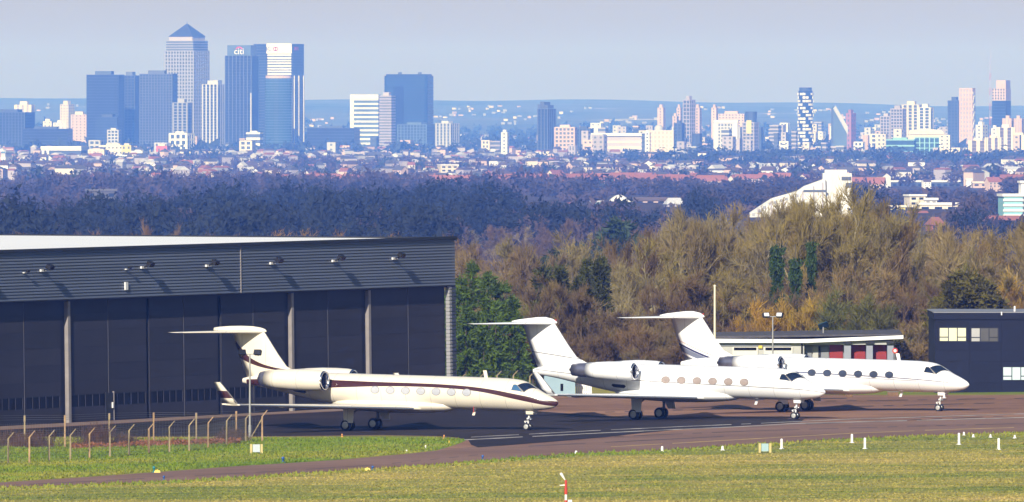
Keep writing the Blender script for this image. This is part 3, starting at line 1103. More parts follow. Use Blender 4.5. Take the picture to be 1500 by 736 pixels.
    for side in (-1, 1):
        y = 2.15 * side
        mb = MB()
        mb.tube((mx, y - .12 * side, 1.80), (mx - .05, y, .75), .13, .11, 10)
        mb.tube((mx - .05, y, .80), (mx - .28, y, .46), .12, .10, 8)
        mb.tube((mx - .28, y - .36, .43), (mx - .28, y + .36, .43), .07, .07, 8)
        mb.tube((mx - .02, y, 1.25), (mx, y - 1.1 * side, 1.62), .06, .06, 8)
        g = mb.build("main_gear", [GEARDK], root)
        for dy in (-.30, .30):
            wheel(g, mx - .28, y + dy, .43, .43, .27)
        mb = MB()
        if side < 0:
            mb.loft([[(mx + .42, y - .36, 1.72), (mx - .50, y - .36, 1.72), (mx - .50, y - .32, 1.72), (mx + .42, y - .32, 1.72)],
                     [(mx + .40, y - .44, .62), (mx - .38, y - .44, .62), (mx - .38, y - .40, .62), (mx + .40, y - .40, .62)]], 0, (True, True), smooth=False)
        else:
            mb.loft([[(mx + .55, y + .30, 1.72), (mx - .40, y + .30, 1.72), (mx - .40, y + .34, 1.72), (mx + .55, y + .34, 1.72)],
                     [(mx + .75, y + .40, .75), (mx + .10, y + .40, .75), (mx + .10, y + .44, .75), (mx + .75, y + .44, .75)]], 0, (True, True), smooth=False)
        mb.build("gear_door", [plain], g)
    return root

CREAM = (0.80, 0.73, 0.60)
BROWN = (0.055, 0.016, 0.013)
WHITEP = (0.86, 0.86, 0.86)
NAVY = (0.02, 0.025, 0.10)
body1 = paint("cream paint with brown band and engine shade", CREAM, [(BROWN, [(-.2, 2.40, .17), (0, 2.42, .17), (.4, 2.44, .19), (1.4, 2.60, .20), (3.3, 2.93, .19), (4.8, 3.18, .165), (6.4, 3.37, .14), (8.6, 3.50, .13), (11.6, 3.55, .13), (14.3, 3.53, .155), (17.6, 3.47, .25), (21, 3.40, .34), (26.5, 3.36, .2)])])  # brown band, widened aft to take in the shade under the engine
fin1 = paint("cream fin with brown sweep", CREAM, [(BROWN, [(20, 4.18, .02), (22.3, 4.30, .04), (24.4, 4.47, .10), (26.1, 4.92, .20), (26.9, 5.38, .36), (27.6, 5.9, .55)])])
plain1 = paint("cream paint", CREAM)
wl1 = paint("cream winglet with brown band", CREAM, [(BROWN, [(18, 2.92, .27), (21.5, 2.92, .27), (24, 2.92, .27)])])
plain2 = paint("white paint", WHITEP)
GREYLINE = (0.10, 0.10, 0.13)
body2 = paint("white paint with thin grey line", WHITEP, [(GREYLINE, [(0, 2.42, .02), (1.2, 2.60, .026), (4.8, 2.74, .026), (10, 2.86, .026), (16, 3.02, .026), (22, 3.38, .026), (25.3, 3.62, .02)])])
fin2 = paint("white fin with thin grey line", WHITEP, [(GREYLINE, [(18.5, 4.20, .03), (20, 4.30, .03), (21.8, 4.55, .03), (25.9, 5.0, .03)])])
eng2 = paint("white engine paint", WHITEP)
body3 = paint("white paint with blue-grey lines", WHITEP, [((0.07, 0.08, 0.16), [(1.4, 2.62, .02), (4, 2.80, .03), (9, 2.98, .045), (14, 3.10, .05), (16.5, 3.2, .06)]), ((0.16, 0.18, 0.28), [(4, 2.68, .02), (9, 2.80, .022), (14, 2.88, .024), (16.5, 2.92, .024)])])
def sl(dz, h):
    return [(19.3, 3.40 + dz, h), (21.0, 3.62 + dz, h), (22.1, 3.85 + dz, h), (23.6, 4.32 + dz, h), (25.0, 4.86 + dz, h), (26.2, 5.36 + dz, h), (27.0, 5.70 + dz, h)]
fin3 = paint("white fin with blue and grey sweeps", WHITEP, [((0.50, 0.20, 0.16), sl(.27, .022)), (NAVY, sl(0, .075)), ((0.17, 0.19, 0.26), sl(-.29, .20)), ((0.17, 0.175, 0.21), sl(-.83, .19)), ((0.03, 0.05, 0.20), sl(-1.14, .11))])

WIN1 = [14.9, 13.6, 12.3, 11.0, 9.7, 8.4, 7.1]
WIN2 = [13.1, 11.75, 10.4, 9.05, 7.7, 6.35]
jet("business_jet", "cream business jet with a dark brown band along its side, parked beside the hangar", G(532.5, 630.3),
    dict(L=26.9, stab=1.07, paint=body1, finpaint=fin1, plain=plain1, engpaint=plain1, winglet=wl1, windows=WIN1, winmat=BLIND, sideglass=COCKPITB, wing_u=11.1, half=13.4, sweep=.70, eng=(18.6, 23.6, .74), exhaust=24.1, nose_u=2.55, main_u=16.4, bullet='long', tag=True))
par2 = dict(L=25.2, paint=body2, finpaint=fin2, plain=plain2, engpaint=eng2, windows=WIN2, winmat=BEIGEW, sideglass=COCKPIT, wing_u=9.9, half=11.6, sweep=.68, eng=(15.2, 19.3, .66), exhaust=20.6, nose_u=2.55, main_u=14.9, bullet='short')
def jet_at(name, label, px_, py_, par):
    """main wheels midway point at pixel; the root sits 16.5 m aft of the nose"""
    p = G(px_, py_)
    d = 16.5 - par['main_u']
    p = p - Vector((math.cos(rad(28)), -math.sin(rad(28)), 0)) * d
    p.z = S * p.x + 0.04
    return jet(name, label, p, par)
jet_at("business_jet", "plain white business jet with a thin grey line, parked between the other two", 954.5, 614.3, par2)
par3 = dict(par2, paint=body3, finpaint=fin3, winmat=DARKW)
jet_at("business_jet", "white business jet with navy and grey sweeps on its tail fin, farthest from the hangar", 1168.5, 602.6, par3)
# ================================================================== THINGS ON THE AIRFIELD
POSTY = M("weathered concrete fence post", (0.27, 0.21, 0.115), 0.85, var=0.3, scale=3)
POSTB = M("warm concrete fence post", (0.33, 0.215, 0.115), 0.85, var=0.3, scale=3)
WIRE = M("galvanised wire", (0.16, 0.16, 0.15), 0.5, 0.6, var=0.1)

def fence(name, label, group, posts, crank, mats, mesh_h, mesh_step):
    """posts: (pixel x, top y, base y); each with a cranked top"""
    p0 = G(posts[0][0], posts[0][2])
    root = thing(name, label, "fence", p0, group=group)
    tips = []
    for i, (x, yt, yb) in enumerate(posts):
        b = G(x, yb) - p0
        D = (b + p0).y
        h = (yb - yt) * D / F
        mb = MB()
        r = .06
        mb.loft([[(b.x + dx * r * k, b.y + dy * r * k, z) for dx, dy in ((-1, -1), (1, -1), (1, 1), (-1, 1))] for z, k in ((b.z - .1, 1.1), (b.z + h * .80, .9))], 0, (True, True), smooth=False)
        o = mb.build("fence_post", [mats[i % len(mats)]], root)
        tip = b + Vector((crank[0] * .42, crank[1] * .42, h))
        if crank != (0, 0):
            m2 = MB()
            m2.loft([[(c.x + dx * r * k, c.y + dy * r * k, c.z) for dx, dy in ((-1, -1), (1, -1), (1, 1), (-1, 1))] for c, k in ((b + Vector((0, 0, h * .795)), .9), (tip, .6))], 0, (True, True), smooth=False)
            m2.build("cranked_top", [mats[i % len(mats)]], o)
        else:
            m2 = MB()
            m2.box((b.x, b.y, b.z + h * .9), (.14, .14, h * .2))
            m2.build("post_top", [mats[i % len(mats)]], o)
        tips.append((b, h, tip))
    mb = MB()
    for (b0, h0, t0), (b1, h1, t1) in zip(tips, tips[1:]):
        for f in (.35, .68, 1.0):
            a = (b0 + Vector((0, 0, h0 * .79))).lerp(t0, f)
            c = (b1 + Vector((0, 0, h1 * .79))).lerp(t1, f)
            mb.tube(a, c, .010, .010, 3, 0, False)
    mb.build("barbed_wire", [WIRE], root)
    mb = MB()
    for (b0, h0, t0), (b1, h1, t1) in zip(tips, tips[1:]):
        L = (b1 - b0).length
        for k in range(int(mesh_h / mesh_step) + 1):
            z = Vector((0, 0, k * mesh_step))
            mb.tube(b0 + z, b1 + z, .006, .006, 3, 0, False)
        n = max(2, int(L / mesh_step))
        for k in range(1, n):
            q = b0.lerp(b1, k / n)
            mb.tube(q, q + Vector((0, 0, mesh_h)), .006, .006, 3, 0, False)
    o = mb.build("wire_mesh", [WIRE], root)
    o["kind"] = "stuff"
    return root

front = [(-18, 637, 683), (12, 633.5, 679.5), (43, 631, 678.5), (72, 630, 676), (103, 628.3, 674.5), (131, 626.6, 672.5), (161, 624, 670.8), (189, 621.6, 667.5), (218, 619.2, 664.6), (248, 616.6, 662.5),
         (277, 613.8, 661.5), (305, 610.3, 656.7), (332, 607.5, 653), (360, 604.3, 648), (384, 600.9, 647.5)]
fr = fence("perimeter_fence", "front wire fence on pale cranked posts along the grass beside the taxiway", None, front, (.9, .15), [POSTY, POSTY, POSTB], 1.75, .22)
bs = MB()
e = G(384, 647.5) - G(*front[0][::2])
bs.tube(e + Vector((0, 0, 1.7)), e + Vector((-.95, 0, .05)), .055, .055, 6)
bs.build("brace", [POSTY], fr)
rear = [(-30, 610, 658), (36, 608.7, 655), (95, 608.5, 655.5), (160, 605.6, 652), (225, 604.5, 648), (287.5, 605, 648), (346, 602.5, 645)]
fence("perimeter_fence", "rear wire fence on straight ochre posts, between the leaf litter and the hangar apron", None, rear, (0, 0), [POSTB, POSTY], 1.75, .24)
back = [(675, 548, 579), (704, 545.5, 577), (728, 543.6, 577), (752, 543, 577.3), (776, 545, 577.5), (801, 547, 577.8), (826, 547, 578)]
fence("perimeter_fence", "far wire fence on cranked posts below the bushes, behind the cream jet", None, back, (.9, .1), [POSTY], 1.5, .3)

# leaf litter and dead bracken caught between the two fences
LITTER = M("dead russet leaves", (0.22, 0.085, 0.04), 0.9, var=0.55, scale=2.5)
BRAM = M("bare bramble stems", (0.10, 0.055, 0.04), 0.9, var=0.4, scale=2)
rg = np.random.default_rng(11)
V = []
for _ in range(9000):
    x = rg.uniform(105, 352)
    yb = 655.5 - (x - 105) * .030 + rg.normal(0, 1.1)
    dens = .5 + .5 * math.sin(x * .11) * math.sin(x * .043 + 1)
    if rg.uniform() > .35 + dens * .65:
        continue
    p = np.array(G(x, yb)) + np.array((0, 0, abs(rg.normal(0, .09)) + .02))
    V.append(p + rg.normal(0, .085, (3, 3)))
o = link(bpy.data.objects.new("fallen_leaves", tris_mesh("fallen_leaves", np.array(V), [LITTER])))
tag(o, "russet fallen leaves drifted between the two wire fences", None, None, "stuff")

def bramble(x, y, w, h, label, n=420):
    p0 = G(x, y)
    r = thing("bramble_bush", label, "bush", p0, group="bare brambles along the fences")
    V = []
    for _ in range(n):
        b = np.array((rg.normal(0, w * .3), rg.normal(0, .5), 0))
        d = np.array((rg.normal(0, .55), rg.normal(0, .4), 1.0))
        L = h * rg.uniform(.3, 1.05)
        t = b + d / np.linalg.norm(d) * L
        s = np.array((.022, .01, 0))
        V.append([b - s, b + s, t])
        for _k in range(3):
            f = rg.uniform(.35, .95)
            q = b + (t - b) * f
            e = q + rg.normal(0, .22, 3)
            V.append([q - s * .6, q + s * .6, e])
    o = link(bpy.data.objects.new("stems", tris_mesh("stems", np.array(V), [BRAM])), r)
    st = MB()
    for _ in range(4):
        q = Vector((rg.normal(0, w * .12), rg.normal(0, .15), 0))
        st.tube(q, q + Vector((rg.normal(0, .2), rg.normal(0, .1), h * .55)), .02, .008, 4)
    st.build("stump", [BRAM], r)

bramble(14, 654, 2.2, 1.3, "bare bramble at the rear fence, by its second post from the frame edge")
bramble(50, 655.5, 2.6, 1.5, "widest bare bramble, between the first ochre posts of the rear fence")
bramble(141, 653.5, 1.8, 1.9, "tallest bare bramble, standing in russet leaves left of an ochre post")
bramble(181, 652, 1.2, .9, "low bare bramble in the russet leaves right of an ochre post")
bramble(343, 646, 1.2, 1.0, "small russet bramble at the foot of the last ochre post")
bramble(331, 647, .9, .6, "smallest russet bramble, next to the floodlight mast foot")

# ------------------------------------------------------------------ masts and poles
GALV = M("galvanised mast steel", (0.36, 0.36, 0.35), 0.45, 0.3, var=0.12, scale=2)
LENS = M("floodlight glass", (0.72, 0.74, 0.76), 0.12, var=0.05)
CREAMP = M("cream painted pole", (0.72, 0.66, 0.48), 0.5, var=0.1)

def mast(p, h, label, lit):
    r = thing("floodlight_mast", label, "floodlight", p)
    mb = MB()
    mb.tube((0, 0, 0), (0, 0, h), .085, .055, 10)
    mb.build("pole", [GALV], r)
    mb = MB()
    mb.tube((-.55, 0, h), (.55, 0, h), .04, .04, 6)
    mb.build("crossbar", [GALV], r)
    mb = MB()
    mb.tube((0, 0, .0), (0, 0, .9), .12, .12, 10)
    mb.build("base_sleeve", [GALV], r)
    for s in (-1, 1):
        hd = MB()
        R = Matrix.Rotation(rad(-25 * s), 3, 'Z') @ Matrix.Rotation(rad(-22), 3, 'X')
        hd.box((s * .58, -.06, h + .12), (.54, .28, .38), 0, R)
        o = hd.build("lamp_head", [LAMPK], r)
        ln = MB()
        ln.box(Vector((s * .58, -.06, h + .12)) + R @ Vector((0, -.147, 0)), (.46, .012, .30), 0, R)
        ln.build("lens", [LENS if (lit == 2 or lit == s) else LAMPK], o)
        yk = MB()
        yk.box((s * .62, 0, h - .05), (.06, .06, .25))
        yk.build("yoke", [GALV], o)

pm = G(366, 641)
mast(pm, (641 - 519) * pm.y / F, "slender floodlight mast with two dark lamps in front of the cream jet's tail", 0)
D = 1058.0
pm = P(1132, 0, D)
pm.z = S * pm.x
mast(pm, CZ - pm.z + (HY - 464) * D / F, "floodlight mast with two pale lamps in front of the low garage building", 2)
D = 1062.0
pm = P(1047, 0, D)
pm.z = S * pm.x
r = thing("flagpole", "bare cream pole behind the tail of the farthest white jet", "pole", pm)
mb = MB()
hh = CZ - pm.z + (HY - 420) * D / F
mb.tube((0, 0, 0), (0, 0, hh), .11, .085, 10)
mb.build("pole", [CREAMP], r)
mb = MB()
mb.lathe([(hh, .10), (hh + .06, .12), (hh + .14, .06), (hh + .16, 0)], 10, 0, 'z')
mb.build("finial", [CREAMP], r)

# ------------------------------------------------------------------ marker boards, posts and edge lights
BOARD = M("pale grey board", (0.50, 0.55, 0.58), 0.4, var=0.12, scale=2)
BOARDT = M("teal grey board", (0.33, 0.47, 0.50), 0.4, var=0.12, scale=2)
YEL = M("yellow board end", (0.55, 0.44, 0.18), 0.5, var=0.15, scale=3)
WPOST = M("white marker post", (0.82, 0.80, 0.78), 0.5, var=0.08, scale=3)
BLUE = M("blue edge light", (0.03, 0.10, 0.32), 0.25, var=0.1)
TEAL = M("teal edge light", (0.02, 0.20, 0.22), 0.25, var=0.1)
ORANGE = M("orange edge light", (0.75, 0.33, 0.10), 0.4, var=0.1)
YELB = M("yellow ground plate", (0.70, 0.50, 0.06), 0.5, var=0.15)

def board(x, y, label, m):
    p = G(x, y)
    r = thing("marker_board", label, "sign", p, rad(6))
    s = p.y / F
    w, h = 15.5 * s, 13.5 * s
    mb = MB()
    mb.bb(-w / 2 + .12, w / 2 - .12, -.04, .04, .10, h)
    mb.build("panel", [m], r)
    for k in (-1, 1):
        mb = MB()
        mb.bb(k * w / 2 - .075, k * w / 2 + .075, -.07, .07, 0, h + .02)
        mb.build("end_post", [YEL], r)

board(375.5, 664.7, "blank pale grey board with yellow ends on the grass by the fence end", BOARD)
board(1120.5, 663.5, "blank teal board with yellow ends at the taxiway edge", BOARDT)

def wpost(x, yt, yb, label, w=.11):
    p = G(x, yb)
    h = (yb - yt) * p.y / F
    r = thing("marker_post", label, "marker post", p, group="white marker posts along the taxiway edge")
    mb = MB()
    mb.lathe([(0, w), (.04, w * .82), (h - .04, w * .76), (h, w * .5)], 10, 0, 'z', cap=(True, True))
    mb.build("post", [WPOST], r)
    mb = MB()
    mb.lathe([(-.02, w * 1.7), (.03, w * 1.6), (.045, w)], 10, 0, 'z', cap=(True, True))
    mb.build("base_plate", [WPOST], r)

wpost(844, 660.5, 664.6, "shortest white marker post, alone near the taxiway between the two blank boards")
wpost(970, 654, 662, "white marker post at the taxiway edge below the wheels of the middle jet")
wpost(1058.5, 653.6, 660, "white marker post left of the teal board")
wpost(1145, 643, 658, "tall white marker post right beside the teal board")
wpost(1248, 636, 649, "white marker post nearer the asphalt of the close pair")
wpost(1267, 641.5, 657.6, "white marker post standing lower in the grass of the close pair")
wpost(1404.8, 634.5, 651.5, "tall white marker post right of the farthest jet's nose wheel")
wpost(1412, 633, 638.3, "small white marker post just behind a tall one at the asphalt edge", .09)
wpost(1425.8, 636.3, 640.8, "small white marker post, second from the tall one along the asphalt edge", .09)
wpost(1451, 636.5, 641.2, "small white marker post below the pale blue ground-floor window", .09)
wpost(1486.5, 637.5, 642.2, "small white marker post closest to the frame's right edge", .09)
wpost(1463, 642, 658.8, "tall white marker post closest to the frame's right edge")
wpost(1383, 577.5, 583.5, "white marker post on the far side of the apron under the farthest jet's nose", .12)

def light(x, y, m, label, h=.45, plate=None, w=.10):
    w *= .72
    h *= .85
    p = G(x, y)
    r = thing("edge_light", label, "edge light", p)
    mb = MB()
    mb.lathe([(0, w * .8), (.06, w * .7), (h * .55, w * .55), (h * .6, w * 1.0), (h * .9, w), (h, w * .5), (h + .01, 0)], 12, 0, 'z')
    mb.build("lamp_body", [m], r)
    mb = MB()
    mb.lathe([(-.02, w * 1.8), (.03, w * 1.8), (.04, w * .8)], 12, 0, 'z', cap=(True, True))
    mb.build("foot", [plate or m], r)

light(225.5, 692.5, TEAL, "teal edge light at the left of the taxiway's far edge", .5, None, .13)
light(240, 703.5, BLUE, "blue edge light on the near edge of the left taxiway", .34, None, .12)
light(414.5, 678, BLUE, "blue edge light below the blank board by the fence", .48, None, .15)
light(546, 689, BLUE, "blue edge light on the near edge below the cream jet's wheels", .34, None, .14)
light(707, 674.5, BLUE, "blue edge light where the taxiway widens into the apron", .42, None, .12)
light(501, 640.5, ORANGE, "pale orange edge light at the grass edge below the cream jet's main wheel", .28, None, .08)
light(650.5, 642.5, ORANGE, "orange edge light near the tip of the grass island", .30, None, .08)
light(658, 649.5, YELB, "low yellow edge light on the tip of the grass island", .22, None, .08)
light(623.5, 657.5, WPOST, "white edge light on the lower edge of the grass island, nearer its tip", .28, None, .08)
light(595.7, 663.5, WPOST, "white edge light on the lower edge of the grass island, farther from its tip", .24, None, .08)
for (x, y, lb) in ((230.5, 692.8, "yellow ground plate beside the teal edge light"), (538, 689.5, "yellow ground plate beside a blue edge light")):
    p = G(x, y)
    r = thing("ground_plate", lb, "marker", p)
    mb = MB()
    mb.loft([[(-.22, -.2, 0), (.22, -.2, 0), (.22, .2, 0), (-.22, .2, 0)], [(-.16, -.14, .16), (.16, -.14, .16), (.16, .14, .16), (-.16, .14, .16)]], 0, smooth=False)
    mb.build("plate", [YELB], r)
    mb = MB()
    mb.tube((0, 0, .15), (0, 0, .22), .05, .05, 8)
    mb.build("bolt", [YELB], r)

# ------------------------------------------------------------------ red and white post with a small windspeed cup
REDP = M("red painted post", (0.50, 0.045, 0.02), 0.45, var=0.12, scale=4)
WHP = M("white painted post", (0.80, 0.78, 0.76), 0.45, var=0.08, scale=4)
p = G(829, 757)
s = p.y / F
r = thing("striped_post", "red and white striped post with a white cup on top, in the near grass", "post", p)
H = (757 - 703) * s
cuts = [0, .20, .34, .46]
segs = [(0, 757 - 746, REDP, .095), (757 - 746, 757 - 733, REDP, .09), (757 - 733, 757 - 724.5, WHP, .075), (757 - 724.5, 757 - 715, REDP, .095), (757 - 715, 757 - 703.5, REDP, .075)]
for a, b, m, w in segs:
    mb = MB()
    mb.lathe([(a * s, w), (b * s - .003, w)], 12, 0, 'z', cap=(True, True))
    mb.build("band", [m], r)
mb = MB()
mb.tube((-.05, 0, H - .02), (-.28, 0, H + .34), .035, .10, 8)
mb.tube((-.28, 0, H + .34), (-.32, 0, H + .40), .10, .05, 8)
mb.build("wind_cup", [WHP], r)
mb = MB()
mb.tube((-.03, 0, H - .32), (-.36, 0, H - .34), .04, .03, 8)
mb.build("side_arm", [WHP], r)
mb = MB()
mb.bb(.12, .36, -.08, .08, (757 - 741) * s, (757 - 732.5) * s)
mb.build("junction_box", [WHP], r)

# ------------------------------------------------------------------ low garage building behind the jets
RENDERW = M("pale grey render", (0.42, 0.42, 0.40), 0.8, var=0.12, scale=.6)
FASCIA = M("white roof edge", (0.82, 0.82, 0.82), 0.5, var=0.05)
ROOFDK = M("dark roof felt", (0.07, 0.065, 0.07), 0.85, var=0.35, scale=1.5)
REDDOOR = M("red garage door", (0.24, 0.012, 0.010), 0.5, var=0.1, scale=.8, stretch=(.3, 1, 4))
GREYD = M("grey roller door", (0.20, 0.21, 0.23), 0.55, var=0.12, scale=.8)
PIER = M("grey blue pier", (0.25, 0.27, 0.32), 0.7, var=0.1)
CREAMD = M("off-white garage door", (0.62, 0.60, 0.55), 0.6, var=0.08)

Dg = 1075.0
g0 = P(1045, 0, Dg)
g0.z = S * g0.x - .1
gar = thing("garage_building", "low flat-roofed garage with white roof edge and three red doors behind the farthest jet", "building", g0)
sc = Dg / F
def gx(x):
    return (x - 1045) * sc
def gz(y, y0=0.0):
    return CZ - g0.z + (HY - y) * sc
xs1, xs2 = gx(1178), gx(1309)
mb = MB()
mb.bb(0, xs1, 0, 9, 0, gz(500.5))
mb.bb(xs1 + .002, xs2, 1.2, 9, 0, gz(497.5))
mb.build("wall", [RENDERW], gar)
mb = MB()
za0, za1, zb0, zb1 = gz(502.2), gz(496.6), gz(496.4), gz(491.4)
mb.add([(-.3, -.5, za0), (gx(1180), -.5, gz(502.4)), (gx(1323), -.5, zb0), (gx(1323), 10, zb0), (-.3, 10, za0),
        (-.3, -.5, za1), (gx(1180), -.5, gz(497.2)), (gx(1323), -.5, zb1), (gx(1323), 10, zb1), (-.3, 10, za1)],
       [(0, 1, 6, 5), (1, 2, 7, 6), (2, 3, 8, 7), (3, 4, 9, 8), (4, 0, 5, 9), (5, 6, 7, 8, 9), (4, 3, 2, 1, 0)], 0)
mb.build("roof_edge", [FASCIA], gar)
mb = MB()
mb.add([(-.2, .1, za1 + .01), (gx(1322), .1, zb1 + .01), (gx(1322), 10, zb1 + .3), (-.2, 10, za1 + .36), (-.2, .1, za1 + .22), (gx(1322), .1, zb1 + .12), (gx(1322), 10, zb1 + .32), (-.2, 10, za1 + .38)],
       [(4, 5, 6, 7), (0, 1, 5, 4), (1, 2, 6, 5), (3, 0, 4, 7), (2, 3, 7, 6)])
mb.build("roof", [ROOFDK], gar)
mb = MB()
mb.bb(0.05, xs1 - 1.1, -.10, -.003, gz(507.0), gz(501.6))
mb.build("shade_band", [PIER], gar)  # darker strip puts the shade under the roof edge into colour
for a, b in ((1073, 1110), (1119, 1161)):
    mb = MB()
    mb.bb(gx(a), gx(b), -.14, -.003, 0, gz(508.6))
    d = mb.build("garage_door", [CREAMD], gar)
    mb = MB()
    mb.bb(gx(a) + .12, gx(b) - .12, -.165, -.143, gz(513.4), gz(509.3))
    mb.build("window", [PANE], d)
def door(a, b, m, name, y=507):
    mb = MB()
    mb.bb(gx(a), gx(b), 1.02, 1.197, .05, gz(y))
    return mb.build(name, [m], gar)
door(1178.5, 1189.5, GREYD, "garage_door", 508)
door(1191, 1199, RENDERW, "wall_panel", 508)
door(1199.3, 1202.5, JOINT, "doorway", 508)
door(1203, 1214.5, GREYD, "garage_door", 508)
for a, b in ((1215.5, 1235), (1247.5, 1268), (1279.5, 1299)):
    d = door(a, b, REDDOOR, "red_door", 505.5)
    q = MB()
    for k in range(6):
        z = .5 + k * .55
        q.bb(gx(a) + .03, gx(b) - .03, 1.0, 1.018, z, z + .02)
    q.build("door_rail", [REDDOOR], d)["kind"] = "stuff"
for a, b in ((1236.5, 1246.5), (1269, 1278.5), (1299.8, 1309)):
    mb = MB()
    mb.bb(gx(a), gx(b), .0, 1.19, .05, gz(505.3))
    mb.build("pier", [PIER], gar)
    mb = MB()
    mb.bb(gx((a + b) / 2) - .35, gx((a + b) / 2) + .35, -.32, -.003, gz(503.5), gz(499.5))
    mb.build("wall_lamp", [LAMPK], gar)
mb = MB()
mb.bb(xs1 + .05, xs2, -.02, 1.15, gz(505.2), gz(499.8))
mb.build("lintel", [RENDERW], gar)
mb = MB()
mb.tube((gx(1174.5), -.12, .1), (gx(1174.5), -.12, gz(501.4)), .07, .07, 8)
mb.build("downpipe", [LAMPK], gar)
mb = MB()
mb.bb(gx(1111), gx(1116.5), -.22, -.003, gz(510.5), gz(506.5))
mb.build("yellow_sign", [YELB], gar)
# solar panel on a post, on the roof line
pp = P(1206, 0, 1079)
pp.z = S * pp.x - .1
sp_ = thing("solar_panel", "small blue solar panel on a post above the garage roof", "solar panel", pp)
mb = MB()
h0 = CZ - pp.z + (HY - 479.5) * 1079 / F
mb.tube((0, 0, 0), (0, 0, h0), .06, .06, 8)
mb.build("post", [GALV], sp_)
mb = MB()
mb.box((0, 0, h0 + .15), (.85, .75, .05), 0, Matrix.Rotation(rad(-20), 3, 'Y') @ Matrix.Rotation(rad(-38), 3, 'X'))
mb.build("panel", [M("solar cell blue", (0.04, 0.09, 0.13), 0.2, var=0.1)], sp_)
# round red and white sign past the garage
pp = P(1311, 0, 1068)
pp.z = S * pp.x - .1
sg = thing("round_sign", "small round red and white sign on a post past the last red door", "sign", pp)
h0 = CZ - pp.z + (HY - 514) * 1068 / F
mb = MB()
mb.tube((0, 0, 0), (0, 0, h0), .04, .04, 8)
mb.build("post", [GALV], sg)
mb = MB()
mb.lathe([(-.03, 0), (-.03, .20)], 16, 0, 'y', (0, -.06, h0), False)
mb.build("face", [WHP], sg)
mb = MB()
mb.lathe([(-.04, .13), (-.04, .24), (.0, .24)], 16, 0, 'y', (0, -.06, h0), False)
mb.build("rim", [REDP], sg)

# ------------------------------------------------------------------ dark office block at the right
NAVYW = M("navy cladding panel", (0.012, 0.014, 0.028), 0.7, var=0.12, scale=.4, rnd=0.1, spec=.12)
NAVYJ = M("navy joint", (0.010, 0.012, 0.022), 0.7)
WINY = M("window with pale yellow blind", (0.68, 0.68, 0.48), 0.3, var=0.06)
WINB = M("window with pale blue blind", (0.55, 0.66, 0.72), 0.3, var=0.06)
WING = M("grey window with half-drawn blind", (0.085, 0.085, 0.09), 0.2, var=0.15)
WINL = M("light drawn blind", (0.40, 0.40, 0.40), 0.4, var=0.1)
Do = 1046.0
o0 = P(1370, 0, Do)
o0.z = S * o0.x
off = thing("office_building", "dark navy flat-roofed office block with pale blinds, beyond the farthest jet's nose", "building", o0)
sc2 = Do / F
def ox(x):
    return (x - 1370) * sc2
def oz(y):
    return CZ - o0.z + (HY - y) * sc2
W = ox(1660)
mb = MB()
mb.bb(.05, W, .1, 16, 0, oz(461))
mb.build("wall", [NAVYJ], off)
cols = [1370.3, 1419.5, 1466.5, 1514, 1560, 1608, 1655]
rws = [575.5, 560.5, 545, 529.5, 514, 498.5, 483, 468.5]
mesh_c = {}
for a, b in zip(cols, cols[1:]):
    for c, d in zip(rws, rws[1:]):
        mb = MB()
        mb.bb(0.008, ox(b) - ox(a) - .01, .0, .10, 0.004, oz(d) - oz(c) - .008)
        o = mb.build("cladding_panel", [NAVYW], off)
        o.location = (ox(a), 0, oz(c))
sidep = MB()
sidep.bb(-.03, .06, .02, 16, 0, oz(468.5))
sidep.build("side_cladding", [NAVYW], off)
mb = MB()
mb.bb(-.12, W, -.10, 16.1, oz(468.3), oz(458.6))
mb.build("parapet", [NAVYW], off)
mb = MB()
mb.bb(-.15, W, -.13, 16.2, oz(458.5), oz(457.4))
mb.build("parapet_cap", [M("grey parapet cap", (0.22, 0.22, 0.24), .5)], off)
def window(x0, x1, y0, y1, ms):
    """three casements, the outer two with a low transom"""
    fr_ = MB()
    fr_.bb(ox(x0) - .04, ox(x1) + .04, -.03, -.003, oz(y1) - .04, oz(y0) + .04)
    w = fr_.build("window", [NAVYJ], off)
    t = [x0, x0 + (x1 - x0) * .335, x0 + (x1 - x0) * .665, x1]
    ym = y0 + (y1 - y0) * .70
    for i, (a, b) in enumerate(zip(t, t[1:])):
        parts = [(y0, y1)] if i == 1 else [(y0, ym - .4), (ym + .4, y1)]
        for j, (ya, yb) in enumerate(parts):
            q = MB()
            q.bb(ox(a) + .04, ox(b) - .04, -.045, -.032, oz(yb) + .02, oz(ya) - .02)
            q.build("pane", [ms[(i * 2 + j) % len(ms)]], w)
window(1376, 1415.5, 480.5, 500, [WINY])
window(1422.5, 1462, 481, 500.5, [WINL, WINL, WING, WING, WING, WING])
window(1469, 1508.5, 538, 557, [WINB])
window(1516, 1555, 538, 557, [WINB])
mb = MB()
mb.tube((ox(1488.5), 3, oz(459)), (ox(1488.5), 3, oz(449.5)), .09, .08, 8)
mb.build("vent_pipe", [WPOST], off)
mb = MB()
mb.bb(ox(1466.2), ox(1467.8), -.2, -.05, oz(462), oz(457))
mb.build("rain_hopper", [WPOST], off)

